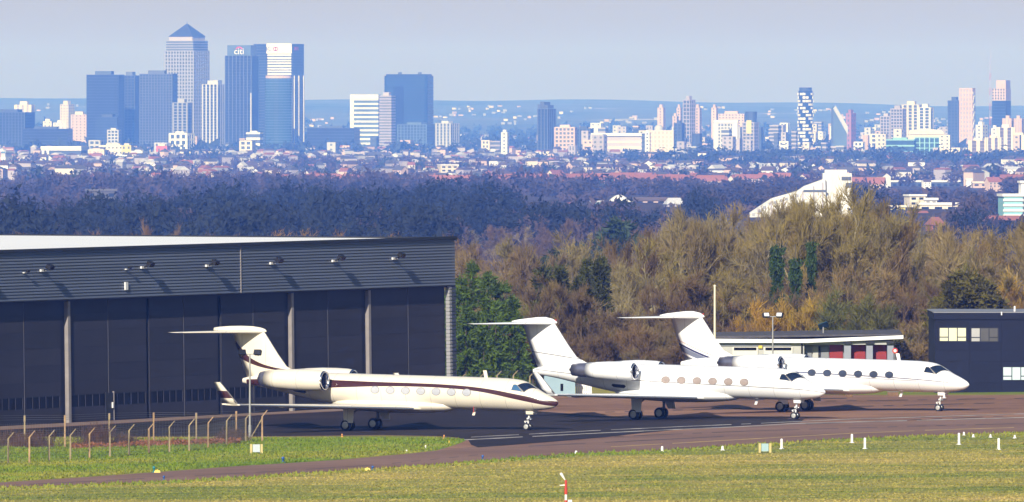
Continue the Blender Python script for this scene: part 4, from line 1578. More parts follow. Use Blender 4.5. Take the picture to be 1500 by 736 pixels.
# ------------------------------------------------------------------ pale blue cabin and small things beyond the apron
CAB = M("pale blue cabin panel", (0.26, 0.38, 0.44), 0.5, var=0.08)
pc = P(813, 0, 1050)
pc.z = S * pc.x
s = 1050 / F
cb = thing("site_cabin", "pale blue site cabin seen below the tail of the middle jet", "cabin", pc)
mb = MB()
mb.bb(-.9 , 29.5 * s, 0, 3, .1, 1.75)
mb.build("wall", [CAB], cb)
mb = MB()
mb.bb(-1.0, 29.7 * s + .05, -.08, 3.1, 1.753, 1.86)
mb.build("roof", [FASCIA], cb)
mb = MB()
mb.bb(.45, .68, -.03, .01, .45, 1.05)
mb.build("window", [PANE], cb)
pc = P(843.5, 0, 1052)
pc.z = S * pc.x
wf = thing("white_fence", "short white slatted fence right of the pale blue cabin", "fence", pc)
for k in range(9):
    mb = MB()
    mb.bb(k * .15, k * .15 + .12, 0, .03, .1, .98)
    mb.build("slat", [WPOST], wf)
for z in (.25, .8):
    mb = MB()
    mb.bb(0, 1.35, .033, .07, z, z + .08)
    mb.build("rail", [WPOST], wf)
# car roof showing past the garage
pc = P(1322, 0, 1068)
pc.z = S * pc.x
CARP = M("dark blue car paint", (0.03, 0.04, 0.07), 0.25, var=0.05, coat=.6)
car = thing("parked_car", "dark blue car parked past the garage, only its roof showing", "car", pc)
mb = MB()
prof = [(-2.1, .45, .75), (-2.0, .40, .95), (-1.2, .40, 1.02), (-.6, .4, 1.40), (.1, .4, 1.50), (1.0, .4, 1.46), (1.7, .4, 1.05), (2.05, .42, .98), (2.1, .5, .7)]
rings = []
for x, zb, z1 in prof:
    w = .84 if z1 < 1.2 else .66
    rings.append([(x, -.84, zb), (x, .84, zb), (x, .84, min(z1, .95)), (x, w, z1), (x, -w, z1), (x, -.84, min(z1, .95))])
mb.loft(rings, 0, (True, True), smooth=False)
mb.build("body", [CARP], car)
mb = MB()
mb.bb(-.5, 1.0, -.70, -.685, 1.0, 1.36)
mb.build("side_window", [PANE], car)
for x in (-1.35, 1.3):
    for y in (-.8, .8):
        mb = MB()
        mb.lathe([(-.1, .2), (-.1, .31), (.1, .31), (.1, .2)], 18, 0, 'y', (x, y, .32))
        mb.build("wheel", [RUBBER], car)
for (x, y, w, lb) in ((1308, 580, .9, "low brown crate on the far grass edge under the farthest jet"), (1244, 581.5, .45, "small dark box on the far grass edge beneath the farthest jet's belly")):
    pc = G(x, y)
    r = thing("crate", lb, "crate", pc)
    mb = MB()
    mb.bb(-w / 2, w / 2, -.25, .25, 0, .3)
    mb.build("box", [M("brown crate wood", (0.16, 0.09, 0.04), .8, var=.3, scale=4)], r)
    mb = MB()
    mb.bb(-w / 2 - .02, w / 2 + .02, -.27, .27, .303, .34)
    mb.build("lid", [M("grey lid", (0.2, 0.19, 0.18), .7)], r)
# ================================================================== TREES
BARK = M("tree bark", (1, 1, 1), 0.9, var=0.25, scale=1.2, objcol=True)
TWIG = M("bare twigs", (1, 1, 1), 0.85, var=0.38, scale=0.55, objcol=True, trans=0.25)
LEAFM = M("evergreen foliage", (1, 1, 1), 0.7, var=0.45, scale=0.8, objcol=True, trans=0.25)
rt = np.random.default_rng(21)

def unit(v):
    return v / (np.linalg.norm(v) + 1e-9)

def bare_mesh(H, spread, n1, n2, n3, ntw, up, base=.22, stems=1, tw=.030, tlen=.9, tmul=(2, 3)):
    """limbs as tapered tubes, twigs as slim triangles that fork"""
    mb = MB()
    tw_b, tw_t, tw_w = [], [], []
    def branch(p, d, L, r, n, wander):
        pts = [p]
        for k in range(n):
            d = unit(d + rt.normal(0, wander, 3) + np.array((0, 0, up * .25)))
            p = p + d * (L / n)
            pts.append(p)
        rr = [r * (1 - .75 * k / n) for k in range(n + 1)]
        for k in range(n):
            mb.tube(pts[k], pts[k + 1], rr[k], rr[k + 1], 5 if r > .06 else 3, 0, False)
        return pts, d
    def along(pts, f):
        q = f * (len(pts) - 1)
        i = min(int(q), len(pts) - 2)
        return pts[i] + (pts[i + 1] - pts[i]) * (q - i), unit(pts[i + 1] - pts[i])
    def side(d, ang):
        a = rt.normal(0, 1, 3)
        a = unit(a - d * a.dot(d))
        return unit(d * math.cos(ang) + a * math.sin(ang))
    def twigs(pts, n, lo, L):
        for _ in range(n):
            b, d = along(pts, rt.uniform(lo, 1))
            t = unit(side(d, rt.uniform(.25, .9)) + np.array((0, 0, up * .35)))
            l = L * rt.uniform(.5, 1.25)
            e = b + t * l
            tw_b.append(b); tw_t.append(e); tw_w.append(tw)
            for _k in range(rt.integers(*tmul)):
                f = rt.uniform(.25, .85)
                q = b + (e - b) * f
                t2 = unit(side(t, rt.uniform(.3, .8)) + np.array((0, 0, up * .3)))
                tw_b.append(q); tw_t.append(q + t2 * l * rt.uniform(.35, .7)); tw_w.append(tw * .75)
    for s in range(stems):
        p0 = np.array((rt.normal(0, .15 * (stems > 1)) * spread * .5, rt.normal(0, .15 * (stems > 1)) * spread * .5, -.3))
        d0 = unit(np.array((rt.normal(0, .05 + .16 * (stems > 1)), rt.normal(0, .05 + .16 * (stems > 1)), 1.0)))
        r0 = H * .017 / (stems ** .4)
        trunk, _ = branch(p0, d0, H * (.60 if stems == 1 else .7), r0, 6, .06)
        for i in range(n1):
            b, d = along(trunk, base + (1 - base) * (i + rt.uniform(0, 1)) / n1)
            frac = (b[2]) / H
            L = spread * rt.uniform(.55, .95) * (1.15 - .45 * frac)
            l1, _ = branch(b, side(d, rt.uniform(.5, 1.0)), L, r0 * .42, 4, .14)
            twigs(l1, ntw // 3, .4, tlen)
            for j in range(n2):
                b2, d2 = along(l1, rt.uniform(.3, 1))
                l2, _ = branch(b2, side(d2, rt.uniform(.35, .8)), L * rt.uniform(.4, .65), r0 * .17, 3, .16)
                twigs(l2, ntw // 2, .2, tlen)
                for k in range(n3):
                    b3, d3 = along(l2, rt.uniform(.3, 1))
                    l3, _ = branch(b3, side(d3, rt.uniform(.3, .8)), L * rt.uniform(.2, .36), r0 * .08, 2, .18)
                    twigs(l3, ntw, .1, tlen)
    b, t, w = np.array(tw_b), np.array(tw_t), np.array(tw_w)
    d = t - b
    s = np.cross(d, rt.normal(0, 1, d.shape))
    s /= np.linalg.norm(s, axis=1, keepdims=True) + 1e-9
    V = np.stack([b - s * w[:, None], b + s * w[:, None], t], 1)
    top = V[:, :, 2].max()
    k = H / top
    V *= np.array((1, 1, k)) if abs(k - 1) < .5 else k
    mb.v = [(x, y, z * k) for x, y, z in mb.v]
    return mb.mesh("trunk", [BARK]), tris_mesh("crown", V, [TWIG])

def proto_tree(name, meshes):
    r = bpy.data.objects.new(name, None)
    C.objects.link(r)
    parts = []
    for nm, me in meshes:
        o = link(bpy.data.objects.new(nm, me), r)
        parts.append(o)
    KIDS[r.name] = parts
    return r

FIRST = {}

def plant(pr, loc, scale, rz, label, cat, group, cols):
    """set out a tree: the first use takes the original, later ones copy it and its parts"""
    if pr.name not in FIRST:
        FIRST[pr.name] = pr
        o, ch = pr, KIDS[pr.name]
    else:
        o = pr.copy()
        C.objects.link(o)
        ch = []
        for c in KIDS[pr.name]:
            d = c.copy()
            C.objects.link(d)
            d.parent = o
            ch.append(d)
    o.location = loc
    o.rotation_euler = (0, 0, rz)
    o.scale = scale if isinstance(scale, (tuple, list)) else (scale,) * 3
    tag(o, label, cat, group)
    for c, col in zip(ch, cols):
        c.color = (*col, 1)
    return o

# --- the kinds
big = [proto_tree("bare_tree", (("trunk", a), ("crown", b))) for a, b in
       (bare_mesh(14, 4.6, 9, 4, 3, 15, .55), bare_mesh(14, 5.2, 10, 4, 3, 14, .40), bare_mesh(14, 3.6, 10, 4, 3, 14, .8), bare_mesh(14, 4.4, 8, 5, 3, 14, .6, stems=1, base=.3))]
mid = [proto_tree("bare_tree", (("trunk", a), ("crown", b))) for a, b in
       (bare_mesh(9, 2.9, 7, 3, 3, 16, .7, base=.10, stems=2, tw=.026, tlen=.75), bare_mesh(9, 3.2, 8, 3, 3, 15, .5, base=.10, stems=2, tw=.026, tlen=.75))]
shr = [proto_tree("bare_shrub", (("stems", a), ("crown", b))) for a, b in
       (bare_mesh(4.5, 1.7, 5, 3, 2, 16, .8, base=.03, stems=4, tw=.022, tlen=.6), bare_mesh(4.5, 2.1, 5, 3, 2, 16, .6, base=.03, stems=4, tw=.022, tlen=.6))]

def needles(pts, nrm, L, w, n, droop=-.15, jitter=.5):
    """sprays of foliage standing off the points along their outward directions"""
    k = rt.integers(0, len(pts), n)
    b = pts[k] + rt.normal(0, .16, (n, 3))
    d = nrm[k] + rt.normal(0, jitter, (n, 3)) + np.array((0, 0, droop))
    d /= np.linalg.norm(d, axis=1, keepdims=True)
    l = L * rt.uniform(.5, 1.2, (n, 1))
    s = np.cross(d, rt.normal(0, 1, (n, 3)))
    s /= np.linalg.norm(s, axis=1, keepdims=True)
    return np.stack([b - s * w, b + s * w, b + d * l], 1)

def conifer_mesh(H, R, spires, n, L, w, rough=.35, shape=.8, trunk_r=.2, low=.02):
    """one or more spires, each a bundle of drooping boughs"""
    P_, N_ = [], []
    mb = MB()
    for (sx, sy, h, r) in spires:
        mb.tube((sx, sy, -.2), (sx, sy, h * .9), trunk_r, .03, 6, 0, False)
        nb = int(46 * h / 6)
        for _ in range(nb):
            f = rt.uniform(low, 1) ** 1.1
            a = rt.uniform(0, 2 * math.pi)
            rr = r * ((1 - f) ** shape) * rt.uniform(1 - rough, 1 + rough * .5) + .12
            m = 7
            t = np.linspace(.25, 1, m)[:, None]
            o = np.array((math.cos(a), math.sin(a), 0.0))
            p = np.array((sx, sy, h * f)) + o * rr * t + np.array((0, 0, 1)) * (rr * .12 * np.sin(t * 3) - rr * .10 * t)
            P_.append(p)
            N_.append(np.repeat((o + np.array((0, 0, .25)))[None], m, 0))
        P_.append(np.array([(sx, sy, h * (1 - .04 * k)) for k in range(6)]))
        N_.append(np.array([(0, 0, 1.0)] * 6))
    V = needles(np.concatenate(P_), np.concatenate(N_), L, w, n, 0.0, .6)
    return mb.mesh("trunk", [BARK]), tris_mesh("crown", V, [LEAFM])

# --- colours (bark, crown)
OLIVE = ((0.27, 0.22, 0.11), (0.255, 0.195, 0.050))
BROWN_ = ((0.15, 0.11, 0.045), (0.225, 0.160, 0.058))
RUSSET = ((0.12, 0.075, 0.030), (0.185, 0.120, 0.048))
GREYB = ((0.34, 0.29, 0.18), (0.265, 0.205, 0.080))
GOLD = ((0.24, 0.17, 0.04), (0.42, 0.265, 0.025))
GREENB = ((0.12, 0.115, 0.035), (0.165, 0.160, 0.030))
MAUVE = ((0.14, 0.10, 0.06), (0.195, 0.125, 0.070))

def vary(c, a=.14):
    k = 1 + rt.uniform(-a, a)
    h = rt.uniform(-.06, .06)
    return tuple((x[0] * k * (1 + h), x[1] * k, x[2] * k * (1 - h)) for x in c)

def top_to(x, ytop, D):
    """ground point below pixel column x at depth D and the height that reaches pixel row ytop"""
    X = (x - 750) / F * D
    z = zt(X, D)
    return Vector((X, D, z)), CZ + (HY - ytop) / F * D - z

PROFILE = [(660, 470), (700, 455), (740, 450), (800, 440), (850, 440), (885, 396), (930, 352), (960, 316), (1000, 305), (1050, 316), (1090, 302), (1130, 297), (1180, 286), (1222, 268), (1258, 284), (1300, 297), (1340, 324), (1400, 318), (1440, 334), (1500, 330), (1560, 320)]
def prof(x):
    return float(np.interp(x, [p[0] for p in PROFILE], [p[1] for p in PROFILE])) - 16

G_NEAR = "bare trees of the wood behind the apron"
LS_ = {}
LV = {}
VZONES = [(690, 'at the hangar corner'), (730, 'above the big evergreen'), (775, 'left of the close firs'), (830, 'above the close firs'), (880, 'above the slim firs'), (930, 'at the left edge of the brown wood'), (1000, 'below the white tent roof'), (1080, 'left of the white hall'), (1300, 'below the white hall')]
L_NEAR = {"o": "olive-tinged bare winter tree in the wood behind the jets", "b": "brown bare winter tree in the wood behind the jets", "r": "russet bare winter tree in the wood behind the jets", "g": "grey-brown bare winter tree in the wood behind the jets"}
KC = {"o": OLIVE, "b": BROWN_, "r": RUSSET, "g": GREYB}

ZONES = [(760, "below the hangar's far corner"), (835, "behind the middle jet's tail fin"), (905, "right of the dark firs"), (975, "between the two white tail fins"), (1045, "behind the farthest jet's tail fin"), (1105, "right of the cream flagpole"),
         (1150, "around the leftmost ivy-clad trunk"), (1205, "between the ivy trunks and the tallest tree"), (1262, "behind the solar panel"), (1325, "above the red garage doors"), (1375, "left of the domed conifer"), (1440, "behind the domed conifer"), (1600, "behind the navy office block")]

def zone(x, zs):
    for a, w in zs:
        if x < a:
            return w
    return zs[-1][1]

def row(D, dx, x0, x1, ymid, jit, protos, Hp, kinds, wide=1.0, lab=None, grp=None, cat="tree", drop=0.0):
    x = x0 + rt.uniform(0, dx)
    while x < x1:
        d = D + rt.uniform(-10, 10)
        y = ymid(x) + rt.uniform(-jit, jit)
        p, h = top_to(x, y, d)
        if h > 1.2 and rt.uniform() > drop:
            k = kinds[rt.integers(0, len(kinds))]
            pr = protos[rt.integers(0, len(protos))]
            s = h / Hp
            sx = s ** .7 * wide * rt.uniform(.9, 1.15)
            lb_ = (lab or L_NEAR)[k]
            if lab is None:
                lb_ = {"o": "olive", "b": "brown", "r": "russet", "g": "grey-brown"}[k] + " bare " + ("tall back-row tree " if D > 1215 else "mid-height tree " if D > 1150 else "front-row tree ") + zone(x, ZONES)
            elif lab is LV:
                lb_ = {"o": "olive", "b": "brown", "m": "mauve-brown", "g": "grey-brown"}[k] + " bare tree " + ("high on the far slope, " if D > 2600 else "midway on the far slope, " if D > 1900 else "low on the far slope, " if D > 1600 else "on the near slope, back, " if D > 1450 else "on the near slope, front, ") + zone(x, VZONES)
            elif lab is LS_:
                lb_ = {"o": "olive", "b": "brown", "r": "russet"}[k] + (" bare shrub, low front row, " if D < 1092 else " bare shrub, middle row, " if D < 1108 else " bare shrub, taller back row, ") + zone(x, ZONES)
            plant(pr, p, (sx, sx, s), rt.uniform(0, 6.28), lb_, cat, (grp or {q: G_NEAR + ", " + w for q, w in (("o", "olive"), ("b", "brown"), ("r", "russet"), ("g", "grey-brown"))})[k], vary(KC[k]))
        x += dx * rt.uniform(.65, 1.35)

# tall trees at the back of the wood, then lower ones in front of them
row(1300, 62, 900, 1560, lambda x: prof(x) + 14, 12, big, 14, "oggb")
row(1262, 58, 880, 1560, lambda x: prof(x) + 10, 14, big, 14, "oggb")
row(1225, 60, 880, 1560, lambda x: prof(x) + 30, 18, big, 14, "ogb")
row(1192, 60, 870, 1560, lambda x: max(prof(x) + 55, 352), 20, big + mid, 12, "gbo")
row(1165, 52, 850, 1560, lambda x: max(prof(x) + 85, 382), 16, mid, 9, "brgo")
row(1140, 48, 830, 1560, lambda x: max(prof(x) + 100, 408), 16, mid, 9, "brr")
LS = LS_
LS.update({"o": "olive bare shrub below the wood, behind the apron fence", "b": "brown bare shrub below the wood, behind the apron fence", "r": "russet bare shrub below the wood, behind the apron fence"})
GS = {k: v.replace(" bare shrub", " bare shrubs") for k, v in LS.items()}
row(1116, 40, 735, 1540, lambda x: 446, 16, shr + mid, 6, "rbro", 1.0, LS, GS, "shrub")
row(1100, 34, 730, 1540, lambda x: 474, 12, shr, 4.5, "rbr", 1.0, LS, GS, "shrub")
row(1088, 34, 665, 1500, lambda x: 498 if x > 1000 else 505, 9, shr, 4.5, "rb", 1.0, LS, GS, "shrub")
# the hero tree in the middle of the wood and its neighbours
for x, y, D, k, lb in ((1224, 268, 1180, OLIVE, "tallest bare tree of the wood, its many upright boughs crossing the white sloped hall"),
                       (1138, 296, 1190, GREYB, "tall bare tree standing over the ivy-clad trunks, left of the tallest tree"),
                       (1275, 300, 1195, OLIVE, "broad olive bare tree just right of the tallest tree"),
                       (1010, 304, 1210, GREYB, "tall pale bare tree at the left shoulder of the wood"),
                       (1172, 300, 1175, OLIVE, "slim bare tree between the ivy-clad trunks and the tallest tree"),
                       (935, 338, 1200, RUSSET, "russet bare tree at the near left edge of the wood"),
                       (1098, 299, 1230, GREYB, "pale bare tree veiling the low end of the white sloped hall"),
                       (1116, 292, 1215, GREYB, "slender bare tree against the lower slope of the white hall"),
                       (1152, 290, 1225, GREYB, "slender bare tree against the middle slope of the white hall"),
                       (1200, 282, 1230, OLIVE, "slender bare tree against the upper slope of the white hall"),
                       (1246, 282, 1225, OLIVE, "bare tree in front of the white hall's tower block")):
    p, h = top_to(x, y - 12, D)
    s = h / 14
    plant(big[2] if 'lender' in lb else big[0] if y < 300 else big[3], p, (s * .95, s * .95, s), rt.uniform(0, 6), lb, "tree", None, vary(k, .05))

# olive, broad trees at the left beyond the hangar corner, one valley further off
LV.update({"o": "olive bare tree on the slope beyond the hangar's far corner", "b": "brown bare tree on the slope beyond the hangar's far corner", "m": "mauve-brown bare tree on the far wooded slope of the valley", "g": "grey-brown bare tree on the far wooded slope of the valley"})
GV = {"o": "olive trees beyond the hangar corner", "b": "brown trees beyond the hangar corner", "m": "mauve trees of the valley slope", "g": "grey-brown trees of the valley slope"}
KC["m"] = MAUVE
left_prof = lambda x: float(np.interp(x, [650, 690, 720, 760, 800, 830, 860, 900], [352, 346, 336, 322, 333, 352, 372, 392]))
row(1560, 52, 655, 850, lambda x: left_prof(x), 6, big, 14, "oob", 1.15, LV, GV)
row(1490, 50, 650, 860, lambda x: left_prof(x) + 28, 10, big, 14, "oob", 1.15, LV, GV)
row(1430, 48, 650, 880, lambda x: left_prof(x) + 60, 10, big, 14, "ob", 1.1, LV, GV)
row(1380, 46, 650, 900, lambda x: left_prof(x) + 92, 10, mid + big, 12, "ob", 1.1, LV, GV)
# the wooded valley slope seen in the gap
for D, y in ((3300, 322), (3000, 334), (2750, 345), (2500, 356), (2300, 366), (2100, 378), (1950, 392), (1820, 408), (1720, 424)):
    row(D, 30 + 26 * (2000 / D), 770 if D < 2600 else 660, 1010 if D > 1800 else 950, lambda x: y + (x - 880) * -.03, 7, big, 14, "mmg", 1.25, LV, GV)
for D, y in ((3300, 322), (2750, 332)):
    row(D, 60, 1010, 1200, lambda x: y - 8, 8, big, 14, "mg", 1.25, LV, GV)
# crowns that just show over the hangar roof
LR = {"g": "golden brown crown rising just above the hangar roof line", "m": "pinkish bare poplar rising just above the hangar roof"}
for x, y, D, k, w in ((385, 338, 1700, "g", 1.4), (410, 331, 1700, "g", 1.5), (440, 329, 1720, "g", 1.5), (470, 331, 1700, "g", 1.4), (545, 336, 1700, "g", 1.3), (628, 338, 1650, "g", 1.3), (652, 341, 1620, "g", 1.3),
                      (12, 334, 1750, "g", 1.6), (30, 337, 1720, "g", 1.5), (225, 314, 1900, "m", .6), (248, 322, 1880, "m", .6), (200, 336, 1850, "m", 1.3), (170, 333, 1800, "m", 1.4), (105, 334, 1850, "m", .9), (290, 336, 1800, "m", 1.3), (325, 338, 1800, "m", 1.3), (500, 340, 1750, "m", 1.3)):
    p, h = top_to(x, y, D)
    s = h / 14
    plant(big[2], p, (s * w, s * w, s), rt.uniform(0, 6), LR[k], "tree", "crowns above the hangar roof, " + ("golden" if k == "g" else "pinkish"), vary((BROWN_[0], (.26, .165, .07)) if k == "g" else MAUVE))

# golden willows and olive bushes standing out of the brush
GW = {"k": 0}
for x, y, D, w, k, lb in ((1118, 428, 1104, 1.0, GOLD, "golden willow bush left of the ivy-clad trunks"), (1148, 424, 1106, .8, GOLD, "golden willow bush directly below the ivy-clad trunks"), (1183, 425, 1104, 1.0, GOLD, "golden willow bush right below the last ivy-clad trunk"),
                          (1205, 432, 1106, .9, GOLD, "paler golden willow bush at the right end of the willow row"),
                          (1440, 388, 1150, 1.0, GOLD, "tall golden willow right behind the domed conifer"), (1478, 384, 1148, 1.1, GOLD, "tall golden willow above the grey office windows"), (1512, 390, 1150, 1.1, GOLD, "tall golden willow behind the far end of the office block"), (1405, 408, 1152, .8, GOLD, "golden willow left of the domed conifer"),
                          (1245, 412, 1098, 1.3, GREENB, "olive green bush above the garage roof, left of its twin"), (1288, 418, 1097, 1.2, GREENB, "olive green bush above the red garage doors"),
                          (800, 428, 1130, 1.3, GREENB, "olive shrub behind the middle jet's tailplane"), (835, 436, 1128, 1.2, GREENB, "olive shrub right behind the middle jet's fin"), (1010, 440, 1110, 1.2, RUSSET, "russet thicket behind the farthest jet's fin"), (890, 430, 1122, 1.5, RUSSET, "broad russet thicket behind the engine of the middle jet")):
    p, h = top_to(x, y, D)
    s = h / 4.5
    sx = s ** .75 * w
    plant(shr[0], p, (sx, sx, s), rt.uniform(0, 6), lb, "shrub", None, vary(k, .06))

# --- evergreens
ley = [(-2.1, 0, 9.4, 1.9), (-.9, .5, 10.6, 2.0), (.7, -.2, 9.6, 2.2), (2.0, .3, 9.3, 2.0), (3.1, -.3, 7.6, 1.7), (-3.2, .2, 8.2, 1.8), (1.4, -1.0, 7.2, 2.2), (-1.6, -1.1, 7.0, 2.2), (3.7, .2, 5.6, 1.3), (.2, -1.5, 5.6, 2.0)]
p, h = top_to(706, 388, 1078)
pr = proto_tree("evergreen_tree", zip(("trunk", "crown"), conifer_mesh(10.6, 2, ley, 26000, .55, .085, .35, .55)))
plant(pr, p, (h / 10.6 * .84, h / 10.6 * .84, h / 10.6), 0, "big bushy bright green evergreen at the hangar's far corner", "tree", None, ((.08, .06, .04), (0.085, 0.140, 0.003)))
fir = proto_tree("fir_tree", zip(("trunk", "crown"), conifer_mesh(7, 1.6, [(0, 0, 7, 1.7)], 5200, .5, .07, .4, .85)))
for x, y, D, w, lb in ((797, 399, 1165, 1.0, "dark fir, left of the close pair behind the middle jet's fin"), (819, 398, 1168, .9, "dark fir, right of the close pair behind the middle jet's fin"), (862, 389, 1172, .75, "slim dark fir between the close pair and the brown wood"), (880, 386, 1170, .75, "slim dark fir nearest the brown wood"), (848, 412, 1168, .8, "shortest dark fir in the gap before the wood")):
    p, h = top_to(x, y, D)
    s = h / 7
    plant(fir, p, (s * w, s * w, s), rt.uniform(0, 6), lb, "tree", "dark firs in the gap", ((.07, .05, .035), (0.062, 0.068, 0.003)))
dome = proto_tree("domed_conifer", zip(("trunk", "crown"), conifer_mesh(6.6, 2.9, [(0, 0, 6.5, 2.5), (-.8, -.3, 6.0, 2.3), (.8, -.3, 5.9, 2.4), (0, -.8, 5.7, 2.5), (-1.5, 0, 5.0, 1.9), (1.6, 0, 4.9, 1.9)], 17000, .45, .075, .2, .36)))
p, h = top_to(1417, 396, 1100)
s = h / 6.6
plant(dome, p, (s * .92, s * .92, s), 0, "rounded dark green conifer rising behind the navy office block", "tree", None, ((.07, .05, .035), (0.115, 0.098, 0.004)))
# low greens in the valley
bush = proto_tree("evergreen_bush", zip(("stem", "crown"), conifer_mesh(5, 2.4, [(0, 0, 5, 2.4), (1.2, .4, 4.0, 1.8), (-1.2, .2, 4.2, 1.8)], 3400, .8, .16, .3, .4)))
for x, y, D, w in ((812, 372, 1900, 1.0), (836, 388, 1800, 1.1), (862, 376, 1850, .9), (908, 345, 2350, 1.2), (848, 345, 2500, .8), (880, 372, 2000, .7), (770, 408, 1500, .8)):
    p, h = top_to(x, y, D)
    h = min(h, 8 * D / 1900)
    p, _ = top_to(x, y, D)
    X = (x - 750) / F * D
    plant(bush, Vector((X, D, CZ + (HY - y) / F * D - h)), h / 5 * w, rt.uniform(0, 6), "dark evergreen bush on the valley slope, " + {812: "above the close firs", 836: "lowest, above the slim firs", 862: "between two others right of the firs", 908: "highest and most to the right", 848: "small and high, left of the tent roof", 880: "small, nearest the brown wood", 770: "alone at the left above the big evergreen"}[x], "bush", "evergreen bushes of the valley slope", ((.07, .05, .035), (0.040, 0.070, 0.024)))
# ivy-clad trunks
def ivy_mesh(h, r, n):
    mb = MB()
    mb.tube((0, 0, -.2), (.2, 0, h * 1.15), .16, .05, 6, 0, False)
    a = rt.uniform(0, 2 * math.pi, n)
    f = rt.uniform(.12, 1, n)
    lump = .55 + .45 * np.sin(f * 9 + 1) * np.sin(f * 23)
    rr = r * lump * rt.uniform(.3, 1.15, n)
    pts = np.stack([np.cos(a) * rr + .2 * f, np.sin(a) * rr, f * h], 1)
    nr = np.stack([np.cos(a), np.sin(a), np.zeros(n)], 1)
    return mb.mesh("trunk", [BARK]), tris_mesh("ivy", needles(pts, nr, .34, .12, n * 2, -.2, .8), [LEAFM])
ivy = proto_tree("ivy_clad_tree", zip(("trunk", "ivy"), ivy_mesh(8, .95, 2600)))
for x, y, D, w, lb in ((1139, 366, 1150, 1.1, "ivy-clad trunk, broadest and leftmost of the three green ones"), (1166, 384, 1146, 1.0, "ivy-clad trunk in the middle of the three green ones"), (1189, 360, 1150, .8, "tallest and slimmest ivy-clad trunk, nearest the tallest bare tree")):
    p, h = top_to(x, y, D)
    s = h / 8
    plant(ivy, p, (w * .66, w * .66, s), rt.uniform(0, 6), lb, "tree", None, ((.10, .085, .06), (0.035, 0.070, 0.004)))

# ------------------------------------------------------------------ far woods that read as one mass
def cloud(n, R, H):
    """a crown as loose clumps of foliage"""
    u = rt.normal(0, 1, (n, 3))
    u /= np.linalg.norm(u, axis=1, keepdims=True)
    rr = rt.uniform(.55, 1.0, (n, 1))
    c = u * rr * np.array((R, R, H * .42)) + np.array((0, 0, H * .56))
    c += 0.18 * R * np.sin(u[:, ::-1] * 5.0)
    t = rt.normal(0, 1, (n, 3, 3)) * np.array((R, R, R)) * .22 / (n / 60) ** .5
    return c[:, None, :] + t

def mass(name, label, pos, R, H, n, mat, sq=(.75, 1.25)):
    clouds = [cloud(n, R, H) for _ in range(5)]
    out = []
    for (x, y, z, k) in pos:
        c = clouds[rt.integers(0, 5)]
        a = rt.uniform(0, 6.28)
        s = rt.uniform(*sq) * max(k, .25)
        m = np.array(((math.cos(a), -math.sin(a), 0), (math.sin(a), math.cos(a), 0), (0, 0, rt.uniform(.8, 1.2)))) * s
        out.append(c @ m.T + np.array((x, y, z - .4)))
    o = link(bpy.data.objects.new(name, tris_mesh(name, np.concatenate(out).reshape(-1, 3, 3), [mat])))
    tag(o, label, None, None, "stuff")
    return o

WOODD = M("far dark woodland", (0.009, 0.014, 0.012), 0.9, var=0.5, scale=0.03)
WOODM = M("far bare woodland", (0.066, 0.044, 0.040), 0.9, var=0.45, scale=0.02)
WOODH = M("hazy mixed woodland", (0.040, 0.032, 0.030), 0.9, var=0.5, scale=0.02)
WOODG = M("far evergreen belt", (0.026, 0.038, 0.028), 0.9, var=0.4, scale=0.02)

CLEAR = [(1060, 1250, 330, 4800), (1286, 1420, 277, 8400), (1424, 1468, 279, 8500), (1326, 1404, 309, 6200), (1322, 1364, 318, 5900), (1358, 1382, 335, 5200), (1303, 1326, 312, 6000), (1455, 1520, 322, 5300), (643, 669, 262, 11000),
         (126, 170, 290, 6600), (926, 977, 301, 5900), (864, 884, 302, 5700), (975, 1001, 306, 5600), (826, 844, 302, 6400), (773, 794, 296, 6900), (891, 927, 294, 5800), (-20, 20, 258, 12500)]

CLEAR = [(a, b, y, D if D == 4800 else D_of(y)) for a, b, y, D in CLEAR]

def room(x, d, z, H):
    """how far a tree of height H must shrink so as not to hide a landmark behind it"""
    hw = 6.0 / d * F * .6
    k = 1.0
    for a, b, yb, D in CLEAR:
        if a - hw < x < b + hw and d < D:
            k = min(k, max(0.0, (CZ - (yb - HY) * d / F - z) / H))
    return k

def scatter(x0, x1, ds, dx, keep=None, H=11.0):
    pos = []
    for D in ds:
        w = dx * F / D
        x = x0 + rt.uniform(0, w)
        while x < x1:
            d = D + rt.uniform(-.015, .015) * D
            if keep is None or keep(x, d):
                X = (x - 750) / F * d
                k = room(x, d, zt(X, d), H * 1.15)
                if k > .16:
                    pos.append((X, d, zt(X, d), k))
            x += w * rt.uniform(.6, 1.4)
    return pos

# dark wood band: its top edge climbs from the left to about row 270 in the middle
def dark_keep(x, D):
    lim = float(np.interp(x, [-60, 60, 150, 300, 400, 700, 780, 900, 1060, 1150, 1280, 1330, 1560], [3500, 3600, 3900, 4500, 4900, 4900, 4800, 4500, 4700, 4800, 4900, 4300, 4100]))
    gap = (x > 860 and x < 1010 and 3600 < D) and rt.uniform() < .5
    if x > 650 and D < 3400:
        return False
    return D < lim + rt.uniform(-150, 150) and not gap
mass("woodland", "far dark blue wood across the middle of the valley", scatter(-60, 1560, np.geomspace(2850, 5100, 34), 9.0, dark_keep, 13), 5.6, 12.5, 420, WOODD, (.65, 1.3))
mass("woodland", "far bare brown wood between the dark trees", scatter(-60, 1560, np.geomspace(3000, 4600, 14), 30, lambda x, D: x > 620 or rt.uniform() < .22), 5.5, 12.0, 420, WOODM, (.7, 1.15))
mass("woodland", "hazy bare trees at the upper edge of the dark wood", scatter(-60, 1560, np.geomspace(3700, 7300, 30), 13, lambda x, D: D > float(np.interp(x, [0, 150, 300, 400, 1500], [3500, 3900, 4500, 4900, 4700])) and rt.uniform() < .6, 9), 5.5, 8.5, 200, WOODH, (.6, 1.1))
